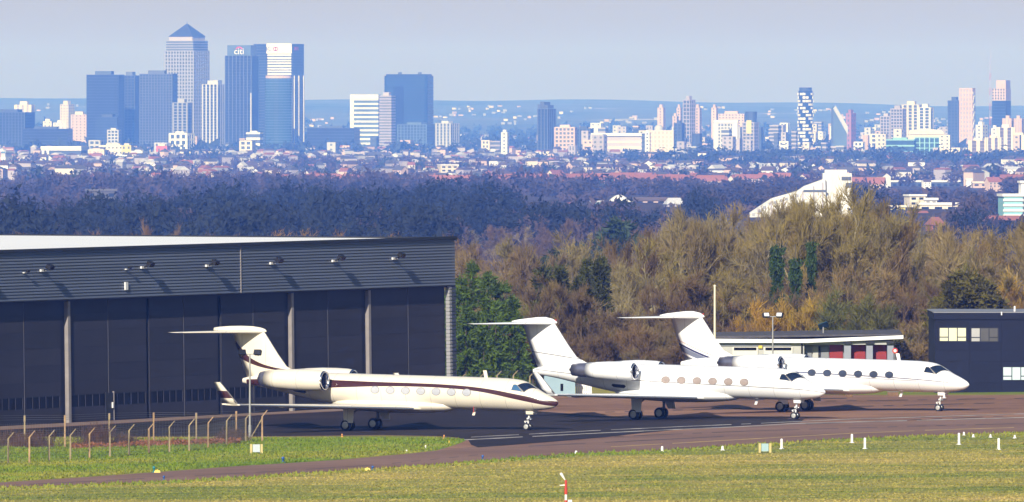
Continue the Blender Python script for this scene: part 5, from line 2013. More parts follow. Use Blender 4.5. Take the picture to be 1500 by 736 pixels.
# treed suburbs
mass("woodland", "hazy purple-brown trees between the suburban houses", scatter(-60, 1560, np.geomspace(7000, 14800, 50), 12, lambda x, D: rt.uniform() < .9), 6.5, 9.5, 100, WOODM, (.5, 1.15))
mass("woodland", "hazy dark trees scattered through the suburbs", scatter(-60, 1560, np.geomspace(7600, 14500, 24), 40, lambda x, D: rt.uniform() < .5), 6.0, 9.5, 70, WOODG, (.6, 1.4))
mass("woodland", "hazy blue trees between the towers and the hills", scatter(-60, 1560, np.geomspace(16500, 24500, 16), 34), 13, 14, 44, WOODG, (.6, 1.2))
mass("woodland", "long dark belt of trees at the foot of the right-hand skyline", scatter(960, 1560, np.linspace(12300, 14400, 9), 11), 8, 13, 70, WOODG, (.8, 1.2))
mass("woodland", "dark tree clumps at the foot of the skyline", scatter(830, 960, np.linspace(12800, 14400, 7), 13, lambda x, D: math.sin(x * .11) > -.2), 8, 13, 70, WOODG, (.8, 1.25))
mass("woodland", "low scrub and gardens below the suburban buildings", scatter(-60, 1560, np.geomspace(4200, 8400, 26), 14, lambda x, D: True, 3.5), 5.0, 3.5, 60, WOODM, (.6, 1.2))
# ================================================================== SUBURBS AND SKYLINE
rc = random.Random(4)
MATS = {}
def cm(name, col, rough=.6, spec=.5):
    if name not in MATS:
        MATS[name] = M(name, col, rough, var=0.24 if 'glass' in name or 'blue' in name else 0.12, scale=0.035, stretch=(1, 1, .6), rnd=.12, spec=spec)
    return MATS[name]
cm("blue glass", (.022, .038, .075), .3, .3); cm("dark glass", (.012, .018, .032), .3, .3); cm("teal glass", (.03, .075, .115), .25); cm("pale glass", (.11, .16, .23), .25)
cm("white stone", (.78, .76, .73)); cm("cream stone", (.72, .64, .52)); cm("pink stone", (.60, .44, .38)); cm("grey stone", (.34, .34, .36)); cm("steel grey", (.10, .115, .145), .4)
cm("brick", (.36, .13, .085)); cm("dim blue", (.05, .07, .115)); cm("lilac stone", (.42, .38, .42)); cm("black", (.012, .013, .016)); cm("pale grey stone", (.52, .52, .54))
cm("yellow render", (.65, .58, .18)); cm("red render", (.50, .10, .08)); cm("slate roof", (.09, .085, .09)); cm("tile roof", (.30, .12, .085)); cm("brown roof", (.10, .070, .062)); cm("blue render", (.10, .22, .38)); cm("magenta render", (.34, .16, .20)); cm("copper teal", (.25, .50, .52))

def tower(label, x0, x1, yt, D, wall, glass, style="grid", fl=.72, rot=24, cat="tower", name="office_tower", fh=4.0, fw=4.5, band=None, fin=None, plant_=True, crown=None, group=None):
    """a block turned by ROT so that two sides show; FL is the share of its apparent width taken by the left side"""
    W = (x1 - x0) * D / F
    r = rad(rot)
    w, d = fl * W / math.cos(r), (1 - fl) * W / math.sin(r)
    X = ((x0 + x1) / 2 - 750) / F * D
    z0 = zt(X, D) - 2
    H = CZ + (HY - yt) / F * D - z0
    t = thing(name, label, cat, (X, D, z0), -r, group)
    mb = MB()
    mb.bb(-w / 2, w / 2, -d / 2, d / 2, 0, H)
    mb.build("glazing" if style != "plain" else "wall", [MATS[glass]], t)
    pr = .35
    band = band if band is not None else {"grid": .42, "bands": .45, "ribs": .12, "glass": .16}.get(style, .3)
    fin = fin if fin is not None else {"grid": .40, "bands": .0, "ribs": .45, "glass": .0}.get(style, .0)
    if style != "plain":
        mb = MB()
        n = max(2, int(H / fh))
        for k in range(n + 1):
            z = min(k * H / n, H - .01)
            h = fh * band
            mb.bb(-w / 2 - pr, w / 2 + pr, -d / 2 - pr, d / 2 + pr, max(z - h / 2, .1), min(z + h / 2, H + .6))
        mb.build("floor_bands", [MATS[wall]], t)["kind"] = "stuff"
        if fin:
            mb = MB()
            for (L, ax) in ((w, 0), (d, 1)):
                m = max(2, int(round(L / fw)))
                for k in range(m + 1):
                    c = -L / 2 + L * k / m
                    s = fw * fin / 2
                    if ax == 0:
                        mb.bb(c - s, c + s, -d / 2 - pr - .12, -d / 2, .1, H + .3)
                    else:
                        mb.bb(w / 2, w / 2 + pr + .12, c - s, c + s, .1, H + .3)
                        mb.bb(-w / 2 - pr - .12, -w / 2, c - s, c + s, .1, H + .3)
            mb.build("wall_piers", [MATS[wall]], t)["kind"] = "stuff"
    else:
        mb = MB()
        n = max(1, int(H / fh))
        for k in range(n):
            z = (k + .3) * H / n
            for (L, ax) in ((w, 0), (d, 1)):
                m = max(1, int(L / fw))
                for q in range(m):
                    c = -L / 2 + L * (q + .5) / m
                    if ax == 0:
                        mb.bb(c - fw * .22, c + fw * .22, -d / 2 - .08, -d / 2 - .005, z, z + fh * .45)
                    else:
                        mb.bb(w / 2 + .005, w / 2 + .08, c - fw * .22, c + fw * .22, z, z + fh * .45)
                        mb.bb(-w / 2 - .08, -w / 2 - .005, c - fw * .22, c + fw * .22, z, z + fh * .45)
        mb.build("windows", [MATS["steel grey"]], t)["kind"] = "stuff"
    if plant_:
        mb = MB()
        mb.bb(-w * .28, w * .22, -d * .25, d * .25, H + .05, H + min(4.5, H * .06) + 1)
        mb.build("roof_plant", [MATS[wall]], t)
    return t, w, d, H

# --- the tall cluster
tower("wide dark glass office block at the left edge of the tall cluster", 127, 182, 110, 18300, "dim blue", "dark glass", "glass", .86, 14)
tower("narrow dark glass block joined to the wide dark one by a pale slot", 178, 206, 111, 18420, "steel grey", "dark glass", "ribs", .7, 14, fin=.12)
tower("dark grey gridded office block in front of the pyramid-topped tower", 205, 259, 109, 18350, "steel grey", "dark glass", "grid", .88, 14, band=.3, fin=.3)
tower("low mid-blue glass block at the foot of the wide dark one", 140, 180, 172, 17900, "dim blue", "blue glass", "glass", .8, 14, name="office_block", cat="office block")
tower("small pale gridded block low in front of the wide dark one", 158, 177, 191, 17600, "pale grey stone", "blue glass", "grid", .8, 14, name="office_block", cat="office block")

# pyramid-topped tower: stepped shaft, steel pyramid
t, w, d, H = tower("tallest tower, pale gridded shaft with a steel pyramid roof", 242, 306, 75, 18600, "grey stone", "dark glass", "grid", .66, 30, plant_=False, band=.45, fin=.45, fh=5.0, fw=5.0)
k = 18600 / F
mb = MB()
h1 = (75 - 60) * k
mb.bb(-w * .47, w * .47, -d * .47, d * .47, H + .05, H + h1)
mb.build("upper_stage", [MATS["grey stone"]], t)
mb = MB()
for q in range(4):
    z = H + h1 * (q + .25) / 4
    mb.bb(-w * .475, w * .475, -d * .475, d * .475, z, z + 1.6)
mb.build("upper_bands", [MATS["dim blue"]], t)["kind"] = "stuff"
mb = MB()
h2 = (60 - 54) * k
mb.bb(-w * .41, w * .41, -d * .41, d * .41, H + h1 + .05, H + h1 + h2)
mb.build("cornice_stage", [MATS["lilac stone"]], t)
mb = MB()
zt2 = H + h1 + h2
a, b = w * .43, d * .43
mb.add([(-a, -b, zt2 + .05), (a, -b, zt2 + .05), (a, b, zt2 + .05), (-a, b, zt2 + .05), (0, 0, zt2 + (54 - 34.5) * k)], [(0, 1, 4), (1, 2, 4), (2, 3, 4), (3, 0, 4), (3, 2, 1, 0)])
mb.build("pyramid_roof", [M("steel pyramid", (.07, .08, .11), .4, .4, var=.05)], t)
mb = MB()
mb.tube((0, 0, zt2 + 19 * k), (0, 0, zt2 + 22.5 * k), .5, .3, 6)
mb.build("beacon_mast", [MATS["steel grey"]], t)

tower("pale concrete-framed block in front of the tallest tower's foot", 254, 281, 151, 18000, "grey stone", "blue glass", "ribs", .75, 20, fin=.4, fw=6, band=.25)
t, w, d, H = tower("slim dark tower with white vertical stripes right of the tallest tower", 297, 328, 124, 18000, "pale grey stone", "dark glass", "ribs", .7, 22, fw=6.5, fin=.34, band=.1)
mb = MB()
mb.bb(w * .1, w * .45, -d * .3, d * .3, H, H + 6)
mb.build("upper_stage", [MATS["pale grey stone"]], t)

SIGNW = M("white sign letters", (.85, .85, .85), .5, var=.02)
SIGNR = M("red sign", (.62, .04, .05), .5, var=.02)
SIGNK = M("dark sign letters", (.03, .03, .04), .5, var=.02)

def on_front(t, w, d, size_px, body, mat, xoff, z, name="lettering"):
    """letters standing proud of a tower's left-hand front"""
    k = t.location.y / F
    return extrude_text(body, size_px * k, mat, .25, t, Matrix.Translation((xoff, -d / 2 - .8, z)) @ Matrix.Rotation(rad(90), 4, 'X'), name)

# dark bank tower with letters and a red arc
t, w, d, H = tower("dark glass tower with stepped shoulders and white lettering under a red arc", 330, 378, 82, 18250, "steel grey", "dark glass", "ribs", .80, 16, fin=.16, fw=6, band=.1, plant_=False)
k = 18250 / F
h1 = (82 - 66.5) * k
mb = MB()
mb.bb(-w * .44, w * .46, -d * .42, d * .42, H + .05, H + h1)
mb.build("sign_storey", [MATS["pale glass"]], t)
extrude_text("citi", 13 * k, SIGNW, .3, t, Matrix.Translation((w * .02, -d * .42 - .7, H + h1 * .40)) @ Matrix.Rotation(rad(90), 4, 'X'))
mb = MB()
rings = []
for q in range(9):
    a = math.pi * (.18 + .64 * q / 8)
    c, s_ = math.cos(a), math.sin(a)
    rings.append([(w * .02 + 6 * k * c * rr, y, H + h1 * .36 + 7.2 * k * s_ * rr) for y in (-d * .42 - .9, -d * .42 - .4) for rr in (.86, 1.08)])
rings = [[r[0], r[1], r[3], r[2]] for r in rings]
mb.loft(rings, 0, smooth=False)
mb.build("red_arc", [SIGNR], t)
mb = MB()
mb.bb(w * .47, w * .52, -d / 2 - .9, -d / 2 - .3, 2, H * .62)
mb.build("corner_strip", [MATS["pale grey stone"]], t)

# lit-front bank tower with hexagon sign
t, w, d, H = tower("square tower whose sunlit front carries dark lettering and a red hexagon sign", 372, 445, 65, 18500, "steel grey", "blue glass", "glass", .78, 20, plant_=False)
k = 18500 / F
cs = math.cos(rad(20))
def fx(px_):
    return (px_ - (372 + 372 + (445 - 372) * .78) / 2) * k / cs
mb = MB()
mb.bb(fx(391), fx(428), -d / 2 - .9, -d / 2 - .37, H - 14 * k, H + .8)
mb.build("sign_storey", [MATS["white stone"]], t)
n = 8
for q in range(n):
    z = H - 14 * k - (q + 1) * (31.5 * k / n)
    mb = MB()
    mb.bb(fx(392.5), fx(427.5), -d / 2 - .9, -d / 2 - .37, z + .45, z + 31.5 * k / n * .62 + .45)
    mb.build("sunlit_band", [MATS["white stone"]], t)  # white boxes over blue glass put the front's sunlight into colour
L4 = lambda x, z: Matrix.Translation((x, -d / 2 - 1.25, z)) @ Matrix.Rotation(rad(90), 4, 'X')
extrude_text("HSBC", 8.2 * k, SIGNK, .2, t, L4(fx(388.5), H - 7 * k))
hx = MB()
cx_, cz_ = fx(404.5), H - 7 * k
a_, b_ = 4.6 * k, 3.0 * k
for tri in (((-a_, 0), (-b_ * .95, b_), (-b_ * .95, -b_)), ((a_, 0), (b_ * .95, -b_), (b_ * .95, b_)), ((0, 0), (b_ * .95, b_), (-b_ * .95, b_)), ((0, 0), (-b_ * .95, -b_), (b_ * .95, -b_))):
    vv = [(cx_ + p[0], y, cz_ + p[1]) for y in (-d / 2 - 1.4, -d / 2 - 1.0) for p in tri]
    hx.add(vv, [(0, 1, 2), (2, 1, 0), (3, 4, 5), (0, 3, 4, 1), (1, 4, 5, 2), (2, 5, 3, 0)])
hx.build("hexagon_emblem", [SIGNR], t)
mb = MB()
for yy in (0,):
    mb.bb(w / 2 + .4, w / 2 + 1.0, -d * .32, -d * .02, H - 9 * k, H - 4 * k)
mb.build("side_emblem", [SIGNR], t)
for q, px_ in enumerate((.12, .52, .95)):
    mb = MB()
    c = -d / 2 + d * px_
    mb.bb(w / 2 + .4, w / 2 + 1.6, c - .9 - q * .3, c + .9, 2, H - 46 * k)
    mb.build("corner_strip", [MATS["white stone"]], t)

# round-fronted teal glass tower
D = 18100.0
X = (408 - 750) / F * D
z0 = zt(X, D) - 2
H = CZ + (HY - 115) / F * D - z0
k = D / F
t = thing("glass_tower", "teal glass tower with a rounded front below the sunlit bank tower", "tower", (X, D, z0))
def rounded(w, dd, n=10):
    pts = []
    for q in range(n + 1):
        a = math.pi + math.pi * q / n
        pts.append((w * math.cos(a), dd * math.sin(a)))
    return pts + [(w, dd), (-w, dd)]
mb = MB()
mb.prism(rounded(20 * k, 12 * k), 0, H)
mb.build("glazing", [MATS["teal glass"]], t)
mb = MB()
for q in range(28):
    z = q * H / 28 + 1
    mb.prism(rounded(20 * k + .4, 12 * k + .4), z, z + 1.0)
mb.build("floor_bands", [MATS["pale glass"]], t)["kind"] = "stuff"
mb = MB()
mb.prism(rounded(19 * k, 11 * k), H + .05, H + 4 * k)
mb.build("roof_storey", [MATS["pink stone"]], t)

tower("small white banded block low in front of the dark lettered tower", 361, 385, 195, 17500, "white stone", "steel grey", "bands", .82, 20, name="office_block", cat="office block", fh=7)
tower("low dark blue glass block right of the tall cluster", 450, 527, 188, 17900, "dim blue", "dark glass", "glass", .9, 10, name="office_block", cat="office block")
t, w, d, H = tower("white-framed tower with pale glass bands, left of the grey slim one", 514, 557, 146, 18300, "white stone", "pale glass", "bands", .93, 10, fh=6, plant_=False)
mb = MB()
mb.bb(-w / 2 - 1, -w / 2 + 4.5, -d / 2 - 1.2, -d / 2 - .5, 3, H + 6)
mb.build("corner_strip", [MATS["white stone"]], t)
mb = MB()
mb.bb(-w / 2 - .9, w / 2 + .6, -d / 2 - 1.1, d / 2, H + .65, H + 7)
mb.build("parapet", [MATS["white stone"]], t)
tower("slim lilac-grey tower between the white-framed and the dark glass one", 556, 579, 141, 18250, "lilac stone", "steel grey", "bands", .75, 24, band=.6)
# big dark glass slab with rounded corners
D = 18600.0
k = D / F
X = (599 - 750) / F * D
z0 = zt(X, D) - 2
H = CZ + (HY - 109) / F * D - z0
t = thing("office_tower", "broad dark teal glass tower with rounded corners, standing apart right of the cluster", "tower", (X, D, z0), rad(-16))
def rr_pts(w, d, r, n=5):
    out = []
    for cx, cy2, a0 in ((w - r, -d + r, -90), (w - r, d - r, 0), (-w + r, d - r, 90), (-w + r, -d + r, 180)):
        for q in range(n + 1):
            a = rad(a0 + 90 * q / n)
            out.append((cx + r * math.cos(a), cy2 + r * math.sin(a)))
    return out
w2, d2 = 33 * k, 20 * k
mb = MB()
mb.prism(rr_pts(w2, d2, 6), 0, H - 2.5)
mb.prism(rr_pts(w2 - 2, d2 - 2, 5), H - 2.45, H)
mb.build("glazing", [MATS["blue glass"]], t)
mb = MB()
for q in range(26):
    z = q * (H - 4) / 26 + 1
    mb.prism(rr_pts(w2 + .3, d2 + .3, 6), z, z + .9)
mb.build("floor_bands", [MATS["teal glass"]], t)["kind"] = "stuff"
mb = MB()
mb.bb(-w2 * .55, -w2 * .05, -d2 - .9, -d2 - .35, 3, H - 18 * k)
mb.build("dark_bay", [MATS["dark glass"]], t)
for q in (-.42, .5):
    mb = MB()
    mb.bb(w2 * q - 2, w2 * q + 2, -3, 3, H + .05, H + 3)
    mb.build("roof_plant", [MATS["steel grey"]], t)
tower("low grey-green glass block at the foot of the broad dark tower", 583, 641, 183, 17900, "pale glass", "blue glass", "grid", .72, 18, name="office_block", cat="office block", band=.3, fin=.3)
tower("pale ribbed tower right of the low grey-green block", 639, 672, 181, 17800, "pale grey stone", "dim blue", "ribs", .62, 30, fw=6, fin=.5)

# --- left edge
tower("dark blue block at the far left of the skyline", -14, 50, 165, 17800, "dim blue", "dark glass", "grid", .8, 16, name="office_block", cat="office block", band=.2, fin=.25)
tower("low dark block left of the wide dark glass one", 34, 106, 189, 17500, "dim blue", "dark glass", "glass", .92, 10, name="office_block", cat="office block")
tower("cream ribbed tower peeping over the far left dark block", 23, 50, 154, 18900, "cream stone", "lilac stone", "ribs", .8, 20, name="apartment_tower", fw=9)
tower("tall cream tower left of the wide dark block", 88, 109, 153, 19200, "cream stone", "cream stone", "plain", .6, 30, name="apartment_tower", fw=5, fh=4.2)
tower("peach block against the wide dark glass one", 104, 131, 168, 19000, "cream stone", "pink stone", "plain", .85, 16, name="apartment_block", cat="apartment block", fw=5, fh=4.2)
tower("small cream block left of the low white one", 63, 78, 178, 19300, "cream stone", "cream stone", "plain", .85, 16, name="apartment_block", cat="apartment block", fw=5, fh=4.2)
tower("low white block between the small cream and the peach one", 78, 105, 180, 19200, "white stone", "white stone", "plain", .85, 16, name="apartment_block", cat="apartment block", fw=5, fh=4.2)
t, w, d, H = tower("white and red banded tower at the frame's left edge", -12, 17, 222, 12500, "white stone", "pale grey stone", "bands", .7, 24, name="apartment_tower", fh=6)
mb = MB()
mb.bb(-w * .12, w * .16, -d / 2 - 1.0, -d / 2 - .5, 2, H)
mb.build("red_stripe", [MATS["red render"]], t)
mb = MB()
mb.bb(w * .2, w * .5, -d / 2 - 1.0, -d / 2 - .5, 20, H)
mb.build("blue_stripe", [MATS["blue render"]], t)
t, w, d, H = tower("white-framed hall with a big dark window, low at the left", 61, 130, 219, 14800, "white stone", "dim blue", "bands", .85, 14, name="hall", cat="hall", fh=9, band=.3, plant_=False)
mb = MB()
mb.bb(-w / 2 - .6, w / 2 + .5, -d / 2 - 1, d / 2, H + .65, H + 3.5)
mb.build("roof", [MATS["white stone"]], t)
for q in (-.48, -.36):
    mb = MB()
    mb.bb(w * q, w * q + 3, -d / 2 - 1.4, -d / 2 - .7, 0, H)
    mb.build("frame_post", [MATS["white stone"]], t)
tower("cream apartment block low in front of the wide dark one", 130, 156, 220, 14700, "cream stone", "pink stone", "grid", .85, 14, name="apartment_block", cat="apartment block", fh=5)
tower("long pale block behind the cream apartment block", 146, 190, 213, 15400, "cream stone", "cream stone", "plain", .9, 10, name="apartment_block", cat="apartment block", fh=5)
tower("yellow-topped block beside the cream apartments", 178, 196, 213, 15000, "cream stone", "yellow render", "plain", .8, 16, name="apartment_block", cat="apartment block", fh=6)
tower("dark low glass hall right of the cream apartment block", 155, 190, 228, 14400, "white stone", "dark glass", "bands", .9, 10, name="hall", cat="hall", fh=12, band=.15)
tower("white twin-front block right of the dark low hall", 192, 216, 222, 14500, "white stone", "brick", "bands", .7, 20, name="apartment_block", cat="apartment block", fh=9)
tower("low block with a bright red upper floor under the gridded office block", 229, 249, 214, 15000, "cream stone", "red render", "plain", .8, 16, name="apartment_block", cat="apartment block", fh=7)
tower("white jagged block under the concrete-framed tower", 249, 284, 196, 17000, "white stone", "dim blue", "grid", .7, 26, name="apartment_block", cat="apartment block", fh=7, fw=8)

# --- middle and right skyline
tower("narrow white slab standing alone between the broad tower and the spiked one", 734, 746, 194, 15500, "white stone", "white stone", "plain", .75, 20, name="slab_tower", fw=5, fh=4.2)
t, w, d, H = tower("blue-grey tower with a spiked stepped top", 788, 814, 160, 16200, "steel grey", "blue glass", "ribs", .55, 30, fin=.3, band=.1, fw=5, plant_=False)
for q, hh in ((-.38, 6), (-.1, 9), (.25, 5)):
    mb = MB()
    mb.bb(w * q - 3, w * q + 3, -d * .45, d * .3, H + .7, H + hh)
    mb.build("roof_spike", [MATS["steel grey"]], t)
tower("pinkish gridded brick slab right of the spiked tower", 813, 845, 187, 15700, "pink stone", "steel grey", "grid", .88, 14, name="apartment_block", cat="apartment block", fh=4.5, fw=5)
tower("grey-blue slab right of the pinkish gridded one", 844, 869, 189, 15900, "dim blue", "blue glass", "grid", .8, 18, name="apartment_block", cat="apartment block")
t, w, d, H = tower("long low white building with a flat overhanging roof, like a stadium stand", 867, 962, 200, 15800, "cream stone", "lilac stone", "bands", .95, 6, name="stadium_stand", cat="stadium", fh=6, plant_=False)
mb = MB()
mb.bb(-w / 2 - 1, w / 2 + 1, -d / 2 - 3, d / 2, H + .65, H + 4)
mb.build("roof", [MATS["white stone"]], t)
t, w, d, H = tower("beige gridded block with a small domed roof room", 946, 988, 192, 15300, "cream stone", "pink stone", "grid", .94, 10, name="apartment_block", cat="apartment block", fh=4.5, fw=5, plant_=False)
mb = MB()
mb.lathe([(H + .7, 5.5), (H + 4, 5.4), (H + 6.5, 3.8), (H + 7.5, 0)], 14, 0, 'z', (-w * .05, 0, 0))
mb.build("dome", [MATS["pale grey stone"]], t)
tower("slim white block at the end of the long low stand", 945, 953, 194, 15200, "white stone", "white stone", "plain", .8, 18, name="apartment_block", cat="apartment block", fw=6)
tower("slim pink tower left of the grey lattice one, farther off", 963, 975, 158, 19500, "pink stone", "pink stone", "plain", .7, 24, name="apartment_tower", fw=5, fh=4.2)
tower("stepped pink tower next to the grey lattice one", 991, 999, 158, 19400, "pink stone", "pink stone", "plain", .7, 24, name="apartment_tower", fw=5, fh=4.2)
tower("low pink step block left of the grey lattice tower", 985, 994, 170, 19300, "pink stone", "pink stone", "plain", .7, 24, name="apartment_block", cat="apartment block", fw=5, fh=4.2)
tower("tall grey-blue lattice tower between the pink ones", 1001, 1018, 147, 17000, "lilac stone", "dim blue", "grid", .55, 35, name="apartment_tower", band=.3, fin=.3, fh=5)
tower("pink tower right of the grey lattice one", 1017, 1028, 158, 18800, "pink stone", "pink stone", "plain", .7, 24, name="apartment_tower", fw=5, fh=4.2)
tower("slim pink tower above the white-framed block", 1042, 1052, 158, 19500, "pink stone", "pink stone", "plain", .7, 24, name="apartment_tower", fw=5, fh=4.2)
tower("dark grey slab in front of the grey lattice tower", 988, 1002, 181, 16200, "dim blue", "blue glass", "grid", .7, 20, name="apartment_block", cat="apartment block")
t, w, d, H = tower("white-framed block with a grey window grid between two white bars", 1046, 1081, 181, 15800, "pale grey stone", "steel grey", "grid", .96, 6, name="apartment_block", cat="apartment block", fh=4, fw=4, plant_=False)
for q in (-.5, .32):
    mb = MB()
    mb.bb(w * q - .5, w * q + w * .19, -d / 2 - 1.2, -d / 2 - .55, 1, H + 2)
    mb.build("white_bar", [MATS["white stone"]], t)
mb = MB()
mb.bb(-w / 2 - .5, w / 2 + .8, -d / 2 - 1.2, d / 2, H + .65, H + 4)
mb.build("parapet", [MATS["white stone"]], t)
tower("long low pink block behind the white-framed one", 1052, 1094, 167, 20000, "pink stone", "pink stone", "plain", .9, 10, name="apartment_block", cat="apartment block", fw=5, fh=4.2)
t, w, d, H = tower("grey tower with a bright yellow patch and a dark drum on top", 1088, 1111, 180, 16000, "lilac stone", "dim blue", "grid", .7, 24, name="apartment_tower", plant_=False)
mb = MB()
mb.bb(-w * .15, w * .3, -d / 2 - 1, -d / 2 - .5, H - 14, H + 3)
mb.build("yellow_patch", [MATS["yellow render"]], t)
mb = MB()
mb.lathe([(H + .7, 7), (H + 14, 7.5), (H + 14.1, 0)], 14, 0, 'z', (w * .05, 0, 0), False)
mb.build("roof_drum", [MATS["dim blue"]], t)

# cylinder tower with a staggered white balcony pattern
D = 16500.0
k = D / F
X = (1180 - 750) / F * D
z0 = zt(X, D) - 2
H = CZ + (HY - 133) / F * D - z0
t = thing("round_tower", "tall round tower of staggered white balconies", "tower", (X, D, z0))
mb = MB()
mb.lathe([(0, 10.4 * k), (H, 10.4 * k), (H + .1, 0)], 24, 0, 'z', smooth=False)
mb.build("glazing", [MATS["blue glass"]], t)
mb = MB()
fh = 4.6
for q in range(int(H / fh)):
    for s_ in range(16):
        if (s_ + q * 1) % 4 in (0, 1) or (s_ == 11 and q % 3):
            a0, a1 = 2 * math.pi * s_ / 16, 2 * math.pi * (s_ + .9) / 16
            pts = [(r_ * k * math.cos(a), r_ * k * math.sin(a)) for r_, a in ((10.45, a0), (12.0, a0), (12.0, a1), (10.45, a1))]
            mb.prism(pts, q * fh, q * fh + 3.0)
mb.build("balconies", [MATS["white stone"]], t)["kind"] = "stuff"
mb = MB()
mb.lathe([(H + .12, 9 * k), (H + 4.5 * k, 9.4 * k), (H + 4.6 * k, 0)], 24, 0, 'z', smooth=False)
mb.build("crown_ring", [MATS["dim blue"]], t)

# leaning sail-shaped glass building with red slab
D = 16300.0
k = D / F
X = (1228 - 750) / F * D
z0 = zt(X, D) - 2
t = thing("sail_tower", "glass building cut by a big sloping pale roof like a sail", "tower", (X, D, z0), rad(8))
zz = lambda y: CZ + (HY - y) / F * D - z0
mb = MB()
a, b = -9 * k, 11 * k
vv = [(a, -9, 0), (b, -9, 0), (b, 9, 0), (a, 9, 0), (a, -9, zz(160)), (a + 3 * k, -9, zz(156)), (b, -9, zz(186)), (a, 9, zz(160)), (a + 3 * k, 9, zz(156)), (b, 9, zz(186))]
mb.add(vv, [(0, 1, 6, 5, 4), (3, 7, 8, 9, 2), (0, 4, 7, 3), (1, 2, 9, 6), (3, 2, 1, 0), (4, 5, 8, 7), (5, 6, 9, 8)])
mb.build("glazing", [MATS["pale glass"]], t)
mb = MB()
vv = [(a - .5, -10.5, zz(159.5)), (a + 3 * k, -10.5, zz(155)), (b + 1, -10.5, zz(186)), (b + 1, -10.5, zz(198)), (a + 5 * k, -10.5, zz(169))]
mb.add(vv + [(x, -9.6, z) for x, y, z in vv], [(0, 4, 3, 2, 1), (5, 6, 7, 8, 9), (0, 1, 6, 5), (1, 2, 7, 6), (2, 3, 8, 7), (3, 4, 9, 8), (4, 0, 5, 9)])
mb.build("sloping_roof", [MATS["pale grey stone"]], t)
tower("red-pink slab against the sail-shaped building", 1239, 1254, 166, 16500, "magenta render", "magenta render", "plain", .5, 30, name="apartment_tower", fh=6)

tower("left low grey tower of the stepped apartment group", 1290, 1308, 171, 16800, "lilac stone", "blue glass", "grid", .7, 24, name="apartment_tower", band=.35, fin=.35)
tower("second grey tower of the stepped apartment group", 1305, 1327, 160, 16700, "lilac stone", "blue glass", "grid", .75, 24, name="apartment_tower", band=.35, fin=.35)
tower("tall cream-ribbed middle tower of the stepped apartment group", 1322, 1350, 154, 16900, "cream stone", "dim blue", "ribs", .8, 22, name="apartment_tower", fw=6.5, fin=.45, band=.2)
tower("right white-ribbed tower of the stepped apartment group", 1346, 1367, 158, 16750, "white stone", "dim blue", "ribs", .75, 24, name="apartment_tower", fw=7, fin=.4, band=.2)
tower("grey-blue gridded tower left of the curved pinkish one", 1389, 1409, 148, 17500, "dim blue", "blue glass", "grid", .7, 24, name="apartment_tower")
t, w, d, H = tower("tall pinkish speckled tower with a bright right edge", 1406, 1428, 130, 17300, "pink stone", "lilac stone", "grid", .8, 24, name="apartment_tower", fh=6, plant_=False)
mb = MB()
for q in range(22):
    z = 4 + q * (H - 8) / 22
    mb.bb(w / 2 + .5, w / 2 + 1.6, -d * .45 + (q % 3) * d * .2, -d * .1 + (q % 3) * d * .2, z, z + 3.4)
mb.build("balconies", [MATS["white stone"]], t)["kind"] = "stuff"
# tower under construction, with a crane
t, w, d, H = tower("teal tower whose pink upper floors are still under construction", 1453, 1481, 148, 17400, "pale glass", "blue glass", "glass", .7, 24, name="unfinished_tower", plant_=False)
k = 17400 / F
mb = MB()
mb.bb(-w * .5, w * .5, -d * .5, d * .5, H + .7, H + 18 * k)
mb.build("upper_floors", [MATS["pink stone"]], t)
mb = MB()
for q in range(4):
    for s_ in range(5):
        mb.bb(-w * .48 + s_ * w * .2, -w * .48 + s_ * w * .2 + w * .10, -d * .5 - .4, -d * .5 - .02, H + 2 + q * 4.3 * k, H + 4.6 + q * 4.3 * k)
mb.build("window_openings", [MATS["dim blue"]], t)["kind"] = "stuff"
mb = MB()
mb.bb(-w * .2, w * .5, -d * .48, d * .4, H + 18 * k + .05, H + 30 * k)
mb.build("core", [MATS["pink stone"]], t)
X = (1450.5 - 750) / F * 17300
z0 = zt(X, 17300) - 1
crn = thing("tower_crane", "slim red and white crane mast left of the unfinished tower", "crane", (X, 17300, z0))
top = CZ + (HY - 96) / F * 17300 - z0
n = 12
for q in range(n):
    mb = MB()
    za, zb_ = top * q / n, top * (q + 1) / n - .1
    for sx in (-1, 1):
        for sy in (-1, 1):
            mb.tube((sx * 1.0, sy * 1.0, za), (sx * 1.0, sy * 1.0, zb_), .2, .2, 4, 0, False)
    mb.tube((-1, -1, za), (1, -1, zb_), .14, .14, 4, 0, False)
    mb.build("mast_section", [MATS["lilac stone" if q % 2 else "red render"]], crn)
mb = MB()
mb.tube((0, 0, top), (1.5, 0, top + 14), .35, .2, 4)
mb.tube((-1.5, 0, top - 2), (2.5, 0, top + 26), .3, .2, 4)
mb.build("jib", [MATS["lilac stone"]], crn)
tower("white slab left of the ribbed beige row", 1429, 1447, 183, 15500, "white stone", "white stone", "plain", .55, 30, name="slab_tower", fw=5, fh=4.2)
tower("small white slab behind the ribbed beige row", 1452, 1463, 188, 15700, "white stone", "white stone", "plain", .75, 24, name="slab_tower", fw=5, fh=4.2)
for a, b, yt, lb in ((1421, 1447, 206, "lowest left step of the ribbed beige row"), (1445, 1466, 202, "second step of the ribbed beige row"), (1462, 1486, 187, "tall step of the ribbed beige row"), (1470, 1512, 198, "right step of the ribbed beige row at the frame edge")):
    tower(lb, a, b, yt, 15200 + (b - 1421) * 3, "cream stone", "brown roof", "ribs", .9, 12, name="apartment_block", cat="apartment block", fw=9, fin=.5, band=.06)
tower("pinkish tower behind the ribbed beige row", 1470, 1484, 174, 16300, "pink stone", "lilac stone", "ribs", .7, 24, name="apartment_tower", fw=7)
tower("pinkish twin tower at the right end of the skyline", 1486, 1499, 174, 16350, "pink stone", "lilac stone", "ribs", .7, 24, name="apartment_tower", fw=7)
